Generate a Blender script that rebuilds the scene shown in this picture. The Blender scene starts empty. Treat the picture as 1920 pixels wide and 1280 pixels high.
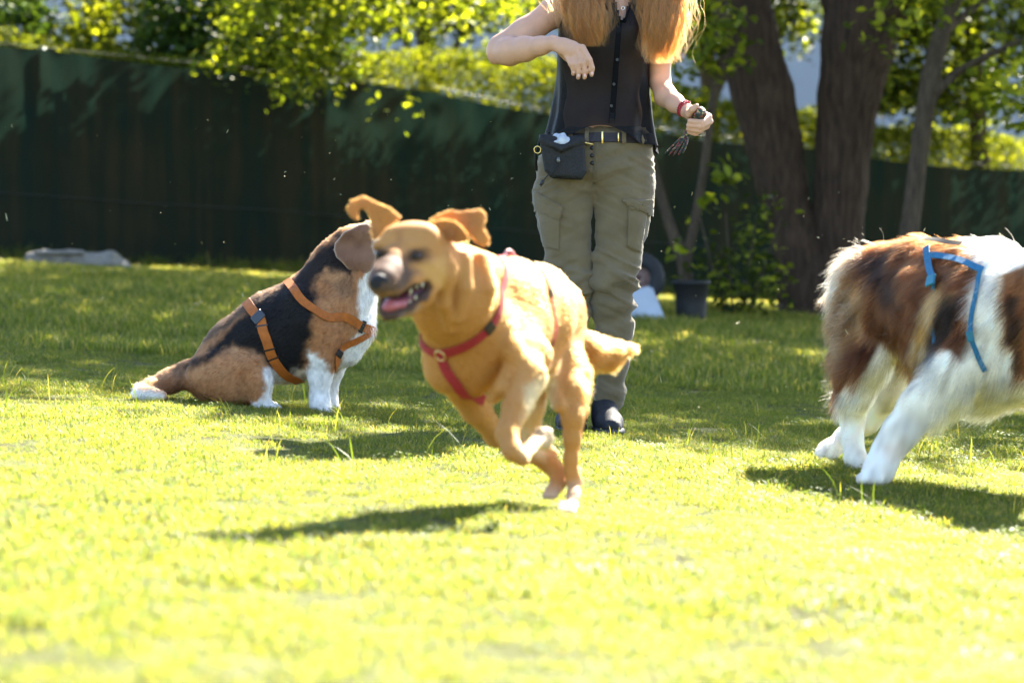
import bpy, bmesh, math, random
import numpy as np
from mathutils import Vector, Matrix, noise as mnoise
from mathutils.bvhtree import BVHTree

random.seed(7); rng = np.random.default_rng(11)
scene = bpy.context.scene
COL = scene.collection
R = math.radians

# ------------------------------------------------------------------ camera, light, exposure
CAM_H = 0.58
F = 5333.0                                   # 100 mm lens on a 36 mm sensor, in photo pixels
TH = math.atan((640 - 486) / F)
cam_d = bpy.data.cameras.new('camera')
cam = bpy.data.objects.new('camera', cam_d); COL.objects.link(cam)
cam.location = (0, 0, CAM_H); cam.rotation_euler = (R(90) - TH, 0, 0)
cam_d.lens = 100; cam_d.sensor_width = 36; cam_d.clip_end = 2000; cam_d.clip_start = 0.05
cam_d.dof.use_dof = True; cam_d.dof.focus_distance = 9.7; cam_d.dof.aperture_fstop = 3.4
scene.camera = cam

SUN = Vector((0.56, 1.0, 1.0)).normalized()
elev = math.asin(SUN.z); azim = math.atan2(SUN.x, SUN.y)
world = bpy.data.worlds.new('World'); scene.world = world; world.use_nodes = True
wn = world.node_tree; wn.nodes.clear()
sky = wn.nodes.new('ShaderNodeTexSky'); sky.sky_type = 'NISHITA'; sky.sun_disc = False
sky.sun_elevation = elev; sky.sun_rotation = azim
sky.air_density = 0.8; sky.dust_density = 0.6
bg = wn.nodes.new('ShaderNodeBackground'); bg.inputs['Strength'].default_value = 0.07
wo = wn.nodes.new('ShaderNodeOutputWorld')
wn.links.new(sky.outputs[0], bg.inputs[0]); wn.links.new(bg.outputs[0], wo.inputs[0])
sun_d = bpy.data.lights.new('sun', 'SUN'); sun_d.energy = 5.0; sun_d.angle = R(0.53); sun_d.color = (1.0, 0.93, 0.80)
sun = bpy.data.objects.new('sun', sun_d); COL.objects.link(sun)
sun.rotation_euler = SUN.to_track_quat('Z', 'Y').to_euler(); sun.location = (8, 6, 14)
scene.view_settings.view_transform = 'Standard'; scene.view_settings.look = 'None'
scene.view_settings.gamma = 1; scene.view_settings.use_curve_mapping = False
scene.view_settings.exposure = 3.1
cy = scene.cycles
cy.use_denoising = True; cy.max_bounces = 8; cy.diffuse_bounces = 4; cy.glossy_bounces = 2
cy.transmission_bounces = 4; cy.transparent_max_bounces = 12; cy.sample_clamp_indirect = 6
cy.caustics_reflective = False; cy.caustics_refractive = False

# ------------------------------------------------------------------ placing helpers
def P(px, py, Y):
    u = (px - 960) / F; v = -(py - 640) / F
    dy = math.cos(TH) + v * math.sin(TH); dz = -math.sin(TH) + v * math.cos(TH)
    t = Y / dy
    return np.array((u * t, Y, CAM_H + dz * t))
def M(px, Y): return px * Y / F
def q(px, py, Y, r): return (P(px, py, Y), M(r, Y))
def pix(V):
    V = np.asarray(V, float); X = V[..., 0]; Y = V[..., 1]; Z = V[..., 2] - CAM_H
    f = Y * math.cos(TH) - Z * math.sin(TH); u = Y * math.sin(TH) + Z * math.cos(TH)
    return 960 + F * X / f, 640 - F * u / f
def sstep(t):
    t = np.clip(t, 0, 1); return t * t * (3 - 2 * t)
def gz(x, y):
    x = np.asarray(x, float); y = np.asarray(y, float)
    xx = 12 * np.tanh(x / 12)
    return (-0.06 * xx - 0.028 * sstep((9.2 - y) / 2.2) + 0.29 * sstep((y - 11) / 12)
            + 0.010 * np.sin(x * 2.1 + y * .7) * np.sin(y * 1.7 - x * .4) + 0.006 * np.sin(x * 5.3 + 1) * np.sin(y * 4.1))

# ------------------------------------------------------------------ object helpers
def mesh_np(name, V, faces):
    me = bpy.data.meshes.new(name)
    if isinstance(faces, np.ndarray):
        k = faces.shape[1]; n = len(faces)
        me.vertices.add(len(V)); me.vertices.foreach_set('co', np.asarray(V, np.float32).ravel())
        me.loops.add(n * k); me.loops.foreach_set('vertex_index', faces.astype(np.int32).ravel())
        me.polygons.add(n); me.polygons.foreach_set('loop_start', np.arange(0, n * k, k, dtype=np.int32))
        me.update(calc_edges=True); me.validate()
    else:
        me.from_pydata([tuple(map(float, v)) for v in V], [], [tuple(map(int, f)) for f in faces]); me.update()
    return me
def smooth(me, on=True):
    me.polygons.foreach_set('use_smooth', [on] * len(me.polygons))
def link(name, me, mat=None, parent=None, shade=True):
    o = bpy.data.objects.new(name, me); COL.objects.link(o)
    if mat is not None: me.materials.append(mat)
    if shade and hasattr(me, 'polygons'): smooth(me)
    if parent is not None: o.parent = parent; 
    return o
def thing(name, label, cat, loc, group=None):
    o = bpy.data.objects.new(name, None); COL.objects.link(o); o.empty_display_size = .1
    o.location = loc; o['label'] = label; o['category'] = cat
    if group: o['group'] = group
    return o
def tag(o, label, cat, group=None):
    o['label'] = label; o['category'] = cat
    if group: o['group'] = group
    return o
def local(V, root):
    return np.asarray(V, float) - np.array(root.location)
def setcol(me, col, name='coat'):
    a = me.color_attributes.new(name, 'FLOAT_COLOR', 'POINT')
    c = np.ones((len(me.vertices), 4), np.float32); c[:, :3] = col
    a.data.foreach_set('color', c.ravel())
def V_of(me):
    a = np.empty(len(me.vertices) * 3, np.float32); me.vertices.foreach_get('co', a); return a.reshape(-1, 3).astype(float)

# ------------------------------------------------------------------ signed distance bodies
class Body:
    def __init__(s, vox): s.p = []; s.vox = vox
    def chain(s, pts, k=.02, flat=None, sub=False):
        for (a, ra), (b, rb) in zip(pts[:-1], pts[1:]):
            s.p.append(('rc', np.array(a), np.array(b), ra, rb, k, flat, sub))
        return s
    def ball(s, pr, k=.02, sub=False):
        s.p.append(('rc', np.array(pr[0]), np.array(pr[0]) + 1e-5, pr[1], pr[1], k, None, sub)); return s
    def ell(s, c, r, rot=None, k=.02, sub=False):
        s.p.append(('el', np.array(c, float), np.array(r, float), np.array(rot if rot is not None else np.eye(3)), k, sub)); return s
    def poly(s, pts2, o, u, v, n, t, k=.006, bend=None, rnd=.004):
        s.p.append(('po', np.array(pts2, float), np.array(o, float), np.array(u, float), np.array(v, float), np.array(n, float), t, k, bend, rnd)); return s
    def box(s, lo, hi, rnd=.01, k=.005, rot=None, sub=False):
        s.p.append(('bx', np.array(lo, float), np.array(hi, float), rnd, k, sub)); return s
    def bounds(s, p):
        if p[0] == 'rc':
            r = max(p[3], p[4]); lo = np.minimum(p[1], p[2]) - r; hi = np.maximum(p[1], p[2]) + r; k = p[5]
        elif p[0] == 'el':
            r = p[2].max(); lo = p[1] - r; hi = p[1] + r; k = p[4]
        elif p[0] == 'bx': lo, hi, k = p[1], p[2], p[4]
        else:
            W = np.array([p[2] + a * p[3] + b * p[4] for a, b in p[1]]); e = p[6] + .03
            lo = W.min(0) - e; hi = W.max(0) + e; k = p[7]
        return lo, hi, k
    def mesh(s, name, relax=1):
        vx = s.vox
        B = [s.bounds(p) for p in s.p if not (p[0] in ('rc',) and p[7]) and not (p[0] == 'el' and p[5]) and not (p[0] == 'bx' and p[5])]
        lo = np.min([b[0] for b in B], 0) - 4 * vx - .004; hi = np.max([b[1] for b in B], 0) + 4 * vx + .004
        n = np.ceil((hi - lo) / vx).astype(int) + 1
        Fd = np.full(n, .25, np.float32)
        ax = [lo[i] + vx * np.arange(n[i]) for i in range(3)]
        for p in s.p:
            l, h, k = s.bounds(p); m = k + 3 * vx
            i0 = np.clip(np.floor((l - m - lo) / vx).astype(int), 0, n); i1 = np.clip(np.ceil((h + m - lo) / vx).astype(int) + 1, 0, n)
            if np.any(i1 <= i0): continue
            sl = tuple(slice(a, b) for a, b in zip(i0, i1))
            X, Y, Z = np.meshgrid(*[ax[i][i0[i]:i1[i]] for i in range(3)], indexing='ij')
            sub = False
            if p[0] == 'rc':
                a, b, ra, rb, k, flat, sub = p[1:]
                q0 = [X - a[0], Y - a[1], Z - a[2]]; ba = b - a
                if flat is not None:
                    nn, sc = np.array(flat[0], float), flat[1]
                    dn = q0[0] * nn[0] + q0[1] * nn[1] + q0[2] * nn[2]
                    q0 = [q0[i] + (sc - 1) * dn * nn[i] for i in range(3)]
                    ba = ba + (sc - 1) * float(ba @ nn) * nn
                t = np.clip((q0[0] * ba[0] + q0[1] * ba[1] + q0[2] * ba[2]) / max(ba @ ba, 1e-12), 0, 1)
                d = np.sqrt((q0[0] - t * ba[0]) ** 2 + (q0[1] - t * ba[1]) ** 2 + (q0[2] - t * ba[2]) ** 2) - (ra + (rb - ra) * t)
                if flat is not None: d = d / max(1, flat[1] ** .5)
            elif p[0] == 'el':
                c, r, rot, k, sub = p[1:]
                Q = [X - c[0], Y - c[1], Z - c[2]]
                L = [sum(rot[j][i] * Q[j] for j in range(3)) for i in range(3)]
                k0 = np.sqrt(sum((L[i] / r[i]) ** 2 for i in range(3))); k1 = np.sqrt(sum((L[i] / r[i] ** 2) ** 2 for i in range(3)))
                d = k0 * (k0 - 1) / np.maximum(k1, 1e-6)
            elif p[0] == 'bx':
                l_, h_, rnd, k, sub = p[1:]
                c = (l_ + h_) / 2; e = (h_ - l_) / 2 - rnd
                Q = [np.abs(X - c[0]) - e[0], np.abs(Y - c[1]) - e[1], np.abs(Z - c[2]) - e[2]]
                d = np.sqrt(sum(np.maximum(a, 0) ** 2 for a in Q)) + np.minimum(np.maximum(np.maximum(Q[0], Q[1]), Q[2]), 0) - rnd
            else:
                pts, o, u, v, nn, t, k, bend, rnd = p[1:]
                Q = [X - o[0], Y - o[1], Z - o[2]]
                A = sum(Q[i] * u[i] for i in range(3)); Bv = sum(Q[i] * v[i] for i in range(3)); C = sum(Q[i] * nn[i] for i in range(3))
                if bend is not None: C = C - bend(A, Bv)
                d2 = np.full(A.shape, 1e9); sg = np.ones(A.shape)
                for i in range(len(pts)):
                    a = pts[i]; b = pts[i - 1]; e = b - a; w0 = A - a[0]; w1 = Bv - a[1]
                    tt = np.clip((w0 * e[0] + w1 * e[1]) / (e @ e), 0, 1)
                    d2 = np.minimum(d2, (w0 - tt * e[0]) ** 2 + (w1 - tt * e[1]) ** 2)
                    c1 = Bv >= a[1]; c2 = Bv < b[1]; c3 = e[0] * w1 > e[1] * w0
                    fl = (c1 & c2 & c3) | (~c1 & ~c2 & ~c3)
                    sg = np.where(fl, -sg, sg)
                dd = sg * np.sqrt(d2)
                w = [dd + rnd, np.abs(C) - t + rnd]
                d = np.minimum(np.maximum(w[0], w[1]), 0) + np.sqrt(np.maximum(w[0], 0) ** 2 + np.maximum(w[1], 0) ** 2) - rnd
            cur = Fd[sl]; d = d.astype(np.float32)
            if sub:
                hh = np.clip(.5 - .5 * (cur + d) / k, 0, 1); Fd[sl] = cur * (1 - hh) - d * hh + k * hh * (1 - hh)
            else:
                hh = np.clip(.5 + .5 * (cur - d) / k, 0, 1); Fd[sl] = cur * (1 - hh) + d * hh - k * hh * (1 - hh)
        V, Q = surf_nets(Fd); V = V * vx + lo
        for _ in range(relax): V = laplace(V, Q, .5)
        me = mesh_np(name, V, Q); return me

def surf_nets(Fd):
    ins = Fd < 0
    c = sum(ins[i:ins.shape[0] - 1 + i, j:ins.shape[1] - 1 + j, k:ins.shape[2] - 1 + k].astype(np.int8) for i in (0, 1) for j in (0, 1) for k in (0, 1))
    cells = np.argwhere((c > 0) & (c < 8))
    idx = np.full(c.shape, -1, np.int32); idx[tuple(cells.T)] = np.arange(len(cells))
    acc = np.zeros((len(cells), 3)); cnt = np.zeros(len(cells))
    corners = [(i, j, k) for i in (0, 1) for j in (0, 1) for k in (0, 1)]
    for a in corners:
        for axx in range(3):
            if a[axx]: continue
            b = list(a); b[axx] = 1
            ia = cells + a; ib = cells + b
            fa = Fd[tuple(ia.T)]; fb = Fd[tuple(ib.T)]
            m = (fa < 0) != (fb < 0); t = np.where(m, fa / np.where(m, fa - fb, 1), 0)
            p = np.tile(np.array(a, float), (len(cells), 1)); p[:, axx] += t
            acc += p * m[:, None]; cnt += m
    V = cells + acc / cnt[:, None]
    quads = []
    for axx in range(3):
        o1, o2 = (axx + 1) % 3, (axx + 2) % 3
        sl0 = [slice(None)] * 3; sl1 = [slice(None)] * 3; sl0[axx] = slice(0, -1); sl1[axx] = slice(1, None)
        s0 = ins[tuple(sl0)]; s1 = ins[tuple(sl1)]
        E = np.argwhere(s0 != s1)
        E = E[(E[:, o1] > 0) & (E[:, o2] > 0) & (E[:, o1] < ins.shape[o1] - 1) & (E[:, o2] < ins.shape[o2] - 1)]
        fl = s0[tuple(E.T)]
        def at(d1, d2):
            e = E.copy(); e[:, o1] -= d1; e[:, o2] -= d2; return idx[tuple(e.T)]
        Q = np.stack([at(1, 1), at(0, 1), at(0, 0), at(1, 0)], 1)
        Q[~fl] = Q[~fl][:, ::-1]
        quads.append(Q)
    Q = np.concatenate(quads); Q = Q[(Q >= 0).all(1)]
    return V, Q
def laplace(V, Q, f):
    acc = np.zeros_like(V); cnt = np.zeros(len(V))
    for i in range(4):
        a = Q[:, i]; b = Q[:, (i + 1) % 4]
        for k in range(3): acc[:, k] += np.bincount(a, V[b, k], len(V)) + np.bincount(b, V[a, k], len(V))
        cnt += np.bincount(a, minlength=len(V)) + np.bincount(b, minlength=len(V))
    return V + f * (acc / cnt[:, None] - V)
def vnormals(me):
    a = np.empty(len(me.vertices) * 3, np.float32); me.vertices.foreach_get('normal', a); return a.reshape(-1, 3).astype(float)
def bvh_of(me, off=(0, 0, 0)):
    off = Vector(off)
    return BVHTree.FromPolygons([v.co + off for v in me.vertices], [tuple(p.vertices) for p in me.polygons])
def vnoise(Pt, s, seed=0.0):
    """smooth value noise in -1..1, vectorised"""
    Pt = np.asarray(Pt, float) * s + 37.1 + seed * 13.7
    i = np.floor(Pt).astype(np.int64); f = Pt - i; f = f * f * (3 - 2 * f); out = 0
    def h(a, b, c):
        n = (a * 73856093) ^ (b * 19349663) ^ (c * 83492791); n = (n ^ (n >> 13)) * 1274126177; n = n & 0xffffffff
        return ((n ^ (n >> 16)) & 0xffff) / 32767.5 - 1
    for a in (0, 1):
        for b in (0, 1):
            for c in (0, 1):
                w = (f[:, 0] if a else 1 - f[:, 0]) * (f[:, 1] if b else 1 - f[:, 1]) * (f[:, 2] if c else 1 - f[:, 2])
                out = out + w * h(i[:, 0] + a, i[:, 1] + b, i[:, 2] + c)
    return out
def displace(me, fn):
    V = V_of(me); N = vnormals(me); V = V + N * fn(V, N)[:, None]
    me.vertices.foreach_set('co', V.astype(np.float32).ravel()); me.update()
def in_poly(x, y, poly, soft=6.0):
    """1 inside the outline, 0 outside, with a soft edge"""
    x = np.asarray(x, float); y = np.asarray(y, float); pts = np.array(poly, float)
    d2 = np.full(x.shape, 1e18); sg = np.ones(x.shape)
    for i in range(len(pts)):
        a = pts[i]; b = pts[i - 1]; e = b - a; w0 = x - a[0]; w1 = y - a[1]
        tt = np.clip((w0 * e[0] + w1 * e[1]) / (e @ e), 0, 1)
        d2 = np.minimum(d2, (w0 - tt * e[0]) ** 2 + (w1 - tt * e[1]) ** 2)
        c1 = y >= a[1]; c2 = y < b[1]; c3 = e[0] * w1 > e[1] * w0
        sg = np.where((c1 & c2 & c3) | (~c1 & ~c2 & ~c3), -sg, sg)
    return sstep(.5 - sg * np.sqrt(d2) / (2 * soft))
def mix(a, b, t): return a + (np.array(b) - a) * np.asarray(t)[:, None]

# ------------------------------------------------------------------ hair and fur
def sample_surface(me, n, weight=None):
    me.calc_loop_triangles(); V = V_of(me); N = vnormals(me)
    T = np.empty(len(me.loop_triangles) * 3, np.int32); me.loop_triangles.foreach_get('vertices', T); T = T.reshape(-1, 3)
    A = np.linalg.norm(np.cross(V[T[:, 1]] - V[T[:, 0]], V[T[:, 2]] - V[T[:, 0]]), axis=1)
    if weight is not None: A = A * weight(V[T].mean(1))
    t = rng.choice(len(T), n, p=A / A.sum()); u = rng.random((n, 2)); fl = u.sum(1) > 1; u[fl] = 1 - u[fl]
    w = np.stack([1 - u.sum(1), u[:, 0], u[:, 1]], 1)
    Pp = (V[T[t]] * w[:, :, None]).sum(1); Nn = (N[T[t]] * w[:, :, None]).sum(1); Nn /= np.linalg.norm(Nn, axis=1)[:, None] + 1e-9
    return Pp, Nn
def make_curves(name, PT, rad, colr, mat, parent):
    """PT (n, k, 3), rad (n, k) or scalar, colr (n, 3)"""
    n, k = PT.shape[:2]
    cu = bpy.data.hair_curves.new(name); cu.add_curves([k] * n)
    cu.position_data.foreach_set('vector', PT.astype(np.float32).ravel())
    ra = cu.attributes.new('radius', 'FLOAT', 'POINT') if 'radius' not in cu.attributes else cu.attributes['radius']
    ra.data.foreach_set('value', np.broadcast_to(rad, (n, k)).astype(np.float32).ravel())
    ca = cu.attributes.new('coat', 'FLOAT_COLOR', 'CURVE')
    c = np.ones((n, 4), np.float32); c[:, :3] = colr; ca.data.foreach_set('color', c.ravel())
    cu.materials.append(mat)
    o = bpy.data.objects.new(name, cu); COL.objects.link(o)
    if parent is not None: o.parent = parent
    return o
def fur(name, me, n, length, flow, color, mat, parent, rad=.00035, k=4, lift=.45, rand=.25, grav=0.0, weight=None, clump=0.0, cs=60):
    """me is in local coordinates of parent; flow(P), length(P), color(P) take local points"""
    Pp, Nn = sample_surface(me, n, weight)
    Fl = flow(Pp); Fl = Fl / (np.linalg.norm(Fl, axis=1)[:, None] + 1e-6); Fl = Fl - (Fl * Nn).sum(1)[:, None] * Nn; dn = np.array((0.15, 0, -1.)) - (Nn @ np.array((0.15, 0, -1.)))[:, None] * Nn; Fl = Fl + dn * (1.6 * np.clip(.6 - np.linalg.norm(Fl, axis=1), 0, 1))[:, None]; Fl /= np.linalg.norm(Fl, axis=1)[:, None] + 1e-6
    r3 = rng.normal(size=(n, 3)) * rand
    if clump > 0:
        cl = np.stack([vnoise(Pp, cs, s) for s in (1, 2, 3)], 1) * clump; r3 = r3 + cl
    D = Nn * lift + Fl * (1 - lift) + r3; D /= np.linalg.norm(D, axis=1)[:, None]
    L = length(Pp) * (0.7 + .6 * rng.random(n))
    PT = np.zeros((n, k, 3)); PT[:, 0] = Pp - Nn * .001
    for i in range(1, k):
        D2 = D + Fl * (.35 * i / k) + np.array((0, 0, -grav * i / k)); D2 /= np.linalg.norm(D2, axis=1)[:, None]
        PT[:, i] = PT[:, i - 1] + D2 * (L / (k - 1))[:, None]; D = D2
    rr = rad * np.linspace(1, .25, k)[None, :]
    return make_curves(name, PT, rr, np.clip(color(Pp) * (0.72 + .56 * rng.random((n, 1))), 0, .95), mat, parent)

# ------------------------------------------------------------------ materials
def nm(name):
    m = bpy.data.materials.new(name); m.use_nodes = True; nt = m.node_tree; nt.nodes.clear()
    out = nt.nodes.new('ShaderNodeOutputMaterial'); return m, nt, out
def node(nt, typ, **kw):
    n = nt.nodes.new('ShaderNode' + typ)
    for k, v in kw.items():
        if k in n.inputs: n.inputs[k].default_value = v
        else: setattr(n, k, v)
    return n
def rampn(nt, src, stops):
    r = nt.nodes.new('ShaderNodeValToRGB'); e = r.color_ramp.elements
    while len(e) > 1: e.remove(e[-1])
    for i, (p, c) in enumerate(stops):
        el = e[0] if i == 0 else e.new(p)
        el.position = p; el.color = (*c, 1) if len(c) == 3 else c
    nt.links.new(src, r.inputs[0]); return r
def plain(name, col, rough=.6, var=.15, scale=20, bump=0, bscale=60, metallic=0, spec=.4, sheen=0):
    m, nt, out = nm(name)
    b = node(nt, 'BsdfPrincipled', Roughness=rough, Metallic=metallic); b.inputs['Specular IOR Level'].default_value = spec
    if sheen: b.inputs['Sheen Weight'].default_value = sheen
    tc = node(nt, 'TexCoord'); n = node(nt, 'TexNoise', Scale=scale, Detail=5.0)
    nt.links.new(tc.outputs['Object'], n.inputs['Vector'])
    c = np.array(col); r = rampn(nt, n.outputs['Fac'], [(.3, tuple(c * (1 - var))), (.7, tuple(np.minimum(c * (1 + var), 1)))])
    nt.links.new(r.outputs[0], b.inputs['Base Color'])
    if bump:
        n2 = node(nt, 'TexNoise', Scale=bscale, Detail=4.0); nt.links.new(tc.outputs['Object'], n2.inputs['Vector'])
        bp = node(nt, 'Bump', Strength=bump, Distance=.01); nt.links.new(n2.outputs['Fac'], bp.inputs['Height']); nt.links.new(bp.outputs[0], b.inputs['Normal'])
    nt.links.new(b.outputs[0], out.inputs[0]); return m
def leafmat(name, stops, trans=.5, tcol=1.6, rough=.5, spec=.3, attr=False, tyel=(1.25, 1.15, .35)):
    m, nt, out = nm(name)
    g = node(nt, 'NewGeometry')
    if attr:
        at = node(nt, 'Attribute', attribute_name='tint'); src = at.outputs['Fac']
    else: src = g.outputs['Random Per Island']
    r = rampn(nt, src, stops)
    b = node(nt, 'BsdfPrincipled', Roughness=rough); b.inputs['Specular IOR Level'].default_value = spec
    nt.links.new(r.outputs[0], b.inputs['Base Color'])
    t = node(nt, 'BsdfTranslucent')
    mx = node(nt, 'Mix', data_type='RGBA', blend_type='MULTIPLY'); mx.inputs[0].default_value = 1
    nt.links.new(r.outputs[0], mx.inputs[6]); mx.inputs[7].default_value = (tcol * tyel[0], tcol * tyel[1], tcol * tyel[2], 1)
    nt.links.new(mx.outputs[2], t.inputs[0])
    ms = node(nt, 'MixShader'); ms.inputs[0].default_value = trans
    nt.links.new(b.outputs[0], ms.inputs[1]); nt.links.new(t.outputs[0], ms.inputs[2]); nt.links.new(ms.outputs[0], out.inputs[0])
    return m
def coatmat(name, gain=1.0, rough=.7, spec=.15):
    m, nt, out = nm(name); a = node(nt, 'Attribute', attribute_name='coat')
    b = node(nt, 'BsdfPrincipled', Roughness=rough); b.inputs['Specular IOR Level'].default_value = spec
    nt.links.new(a.outputs['Color'], b.inputs['Base Color']); nt.links.new(b.outputs[0], out.inputs[0]); return m
def hairmat(name, rough=.45, radial=.6, gamma=1.55):
    m, nt, out = nm(name); a = node(nt, 'Attribute', attribute_name='coat')
    h = nt.nodes.new('ShaderNodeBsdfHairPrincipled'); h.parametrization = 'COLOR'
    g = nt.nodes.new('ShaderNodeGamma'); g.inputs[1].default_value = gamma
    nt.links.new(a.outputs['Color'], g.inputs[0]); nt.links.new(g.outputs[0], h.inputs['Color'])
    h.inputs['Roughness'].default_value = rough; h.inputs['Radial Roughness'].default_value = radial; h.inputs['Random Roughness'].default_value = .2
    h.inputs['IOR'].default_value = 1.4
    nt.links.new(h.outputs[0], out.inputs[0]); return m
COAT = coatmat('coat_skin'); FUR = hairmat('coat_hair')

def tube_mesh(name, pts, rads, seg=8, cap=True):
    pts = [Vector(p) for p in pts]; V = []; Fc = []; up = Vector((0.13, .27, .95)).normalized()
    if np.isscalar(rads): rads = [rads] * len(pts)
    prev = None
    for i, p in enumerate(pts):
        t = (pts[min(i + 1, len(pts) - 1)] - pts[max(i - 1, 0)]).normalized()
        if prev is None: a = t.cross(up); a = a.normalized() if a.length > .01 else t.cross(Vector((1, 0, 0))).normalized()
        else: a = (prev - t * prev.dot(t)).normalized()
        prev = a; b = t.cross(a)
        for j in range(seg):
            w = 2 * math.pi * j / seg; V.append(p + (a * math.cos(w) + b * math.sin(w)) * rads[i])
    for i in range(len(pts) - 1):
        for j in range(seg):
            Fc.append((i * seg + j, i * seg + (j + 1) % seg, (i + 1) * seg + (j + 1) % seg, (i + 1) * seg + j))
    if cap: Fc.append(tuple(range(seg))[::-1]); Fc.append(tuple((len(pts) - 1) * seg + j for j in range(seg)))
    return mesh_np(name, V, Fc)
def join_meshes(name, ms):
    V = []; Fc = []
    for m in ms:
        o = len(V); V += [tuple(v.co) for v in m.vertices]; Fc += [tuple(i + o for i in p.vertices) for p in m.polygons]
    return mesh_np(name, V, Fc)
def crom(pts, n=6):
    pts = [np.array(p, float) for p in pts]; out = []
    e = [2 * pts[0] - pts[1]] + pts + [2 * pts[-1] - pts[-2]]
    for i in range(1, len(e) - 2):
        for j in range(n):
            t = j / n; a, b, c, d = e[i - 1:i + 3]
            out.append(.5 * ((2 * b) + (-a + c) * t + (2 * a - 5 * b + 4 * c - d) * t * t + (-a + 3 * b - 3 * c + d) * t ** 3))
    out.append(pts[-1]); return out
def ribbon(name, bvh, pts, width, thick=.003, lift=.003, mat=None, parent=None, n=6, snap=True, closed=False):
    """a flat strap lying on the body that bvh holds; points and bvh in local coordinates"""
    C = crom(pts, n); Cs = []; Ns = []
    for c in C:
        loc, nor, i, d = bvh.find_nearest(Vector(c))
        Ns.append(np.array(nor)); Cs.append(np.array(loc) if snap else np.array(c))
    m = len(Cs); Ns = [sum(Ns[max(0, i - 1):i + 2]) for i in range(m)]; Ns = [a / np.linalg.norm(a) for a in Ns]
    for _ in range(2): Cs = [Cs[0]] + [(Cs[i - 1] + 2 * Cs[i] + Cs[i + 1]) / 4 for i in range(1, m - 1)] + [Cs[-1]]
    V = []; Fc = []
    for i in range(m):
        lf = lift(i / (m - 1)) if callable(lift) else lift
        t = Cs[min(i + 1, m - 1)] - Cs[max(i - 1, 0)]; t /= np.linalg.norm(t) + 1e-9
        s = np.cross(Ns[i], t); s /= np.linalg.norm(s) + 1e-9; nn = np.cross(t, s); nn = nn if nn @ Ns[i] > 0 else -nn
        w = width / 2; b = Cs[i] + nn * lf
        for dx, dz in ((-w, 0), (-w * .96, thick), (w * .96, thick), (w, 0), (0, -thick)): V.append(b + s * dx + nn * dz)
    for i in range(m - 1):
        for j in range(5): Fc.append((i * 5 + j, i * 5 + (j + 1) % 5, (i + 1) * 5 + (j + 1) % 5, (i + 1) * 5 + j))
    Fc += [(4, 3, 2, 1, 0), tuple((m - 1) * 5 + j for j in range(5))]
    me = mesh_np(name, V, Fc); o = link(name, me, mat, parent, shade=False); return o, Cs, Ns
def box_mesh(name, lo, hi, bev=0):
    bm = bmesh.new(); bmesh.ops.create_cube(bm, size=1)
    lo = np.array(lo, float); hi = np.array(hi, float)
    for v in bm.verts: v.co = Vector(((lo + hi) / 2 + np.array(v.co) * (hi - lo)))
    if bev: bmesh.ops.bevel(bm, geom=bm.edges[:], offset=bev, segments=2, affect='EDGES', profile=.5)
    me = bpy.data.meshes.new(name); bm.to_mesh(me); bm.free(); return me
# ------------------------------------------------------------------ ground
def build_ground():
    xs = np.concatenate([[-90, -60, -40, -28, -20, -14], np.arange(-10, 10.01, .25), [14, 20, 28, 40, 60, 90]])
    ys = np.concatenate([[-20, -8, -2], np.arange(0, 31, .25), [34, 40, 50, 70, 110, 180, 300]])
    X, Y = np.meshgrid(xs, ys, indexing='ij'); Z = gz(X, Y)
    V = np.stack([X.ravel(), Y.ravel(), Z.ravel()], 1); nx, ny = len(xs), len(ys)
    i = np.arange(nx - 1)[:, None] * ny + np.arange(ny - 1)[None, :]; i = i.ravel()
    Q = np.stack([i, i + ny, i + ny + 1, i + 1], 1)
    m, nt, out = nm('lawn_soil')
    tc = node(nt, 'TexCoord'); a = node(nt, 'TexNoise', Scale=3.0, Detail=6.0); b = node(nt, 'TexNoise', Scale=60.0, Detail=6.0)
    nt.links.new(tc.outputs['Object'], a.inputs['Vector']); nt.links.new(tc.outputs['Object'], b.inputs['Vector'])
    mx = node(nt, 'Math', operation='ADD'); nt.links.new(a.outputs['Fac'], mx.inputs[0]); nt.links.new(b.outputs['Fac'], mx.inputs[1])
    r = rampn(nt, mx.outputs[0], [(.35, (.045, .038, .02)), (.5, (.075, .085, .025)), (.6, (.12, .12, .04)), (.72, (.26, .22, .11))])
    r.inputs[0].default_value = .5
    dv = node(nt, 'Math', operation='MULTIPLY'); dv.inputs[1].default_value = .5; nt.links.new(mx.outputs[0], dv.inputs[0]); nt.links.new(dv.outputs[0], r.inputs[0])
    p = node(nt, 'BsdfPrincipled', Roughness=.95); p.inputs['Specular IOR Level'].default_value = .1
    nt.links.new(r.outputs[0], p.inputs['Base Color'])
    bp = node(nt, 'Bump', Strength=.8, Distance=.03); nt.links.new(b.outputs['Fac'], bp.inputs['Height']); nt.links.new(bp.outputs[0], p.inputs['Normal'])
    nt.links.new(p.outputs[0], out.inputs[0])
    o = link('ground', mesh_np('ground', V, Q), m); o['kind'] = 'structure'

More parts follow.
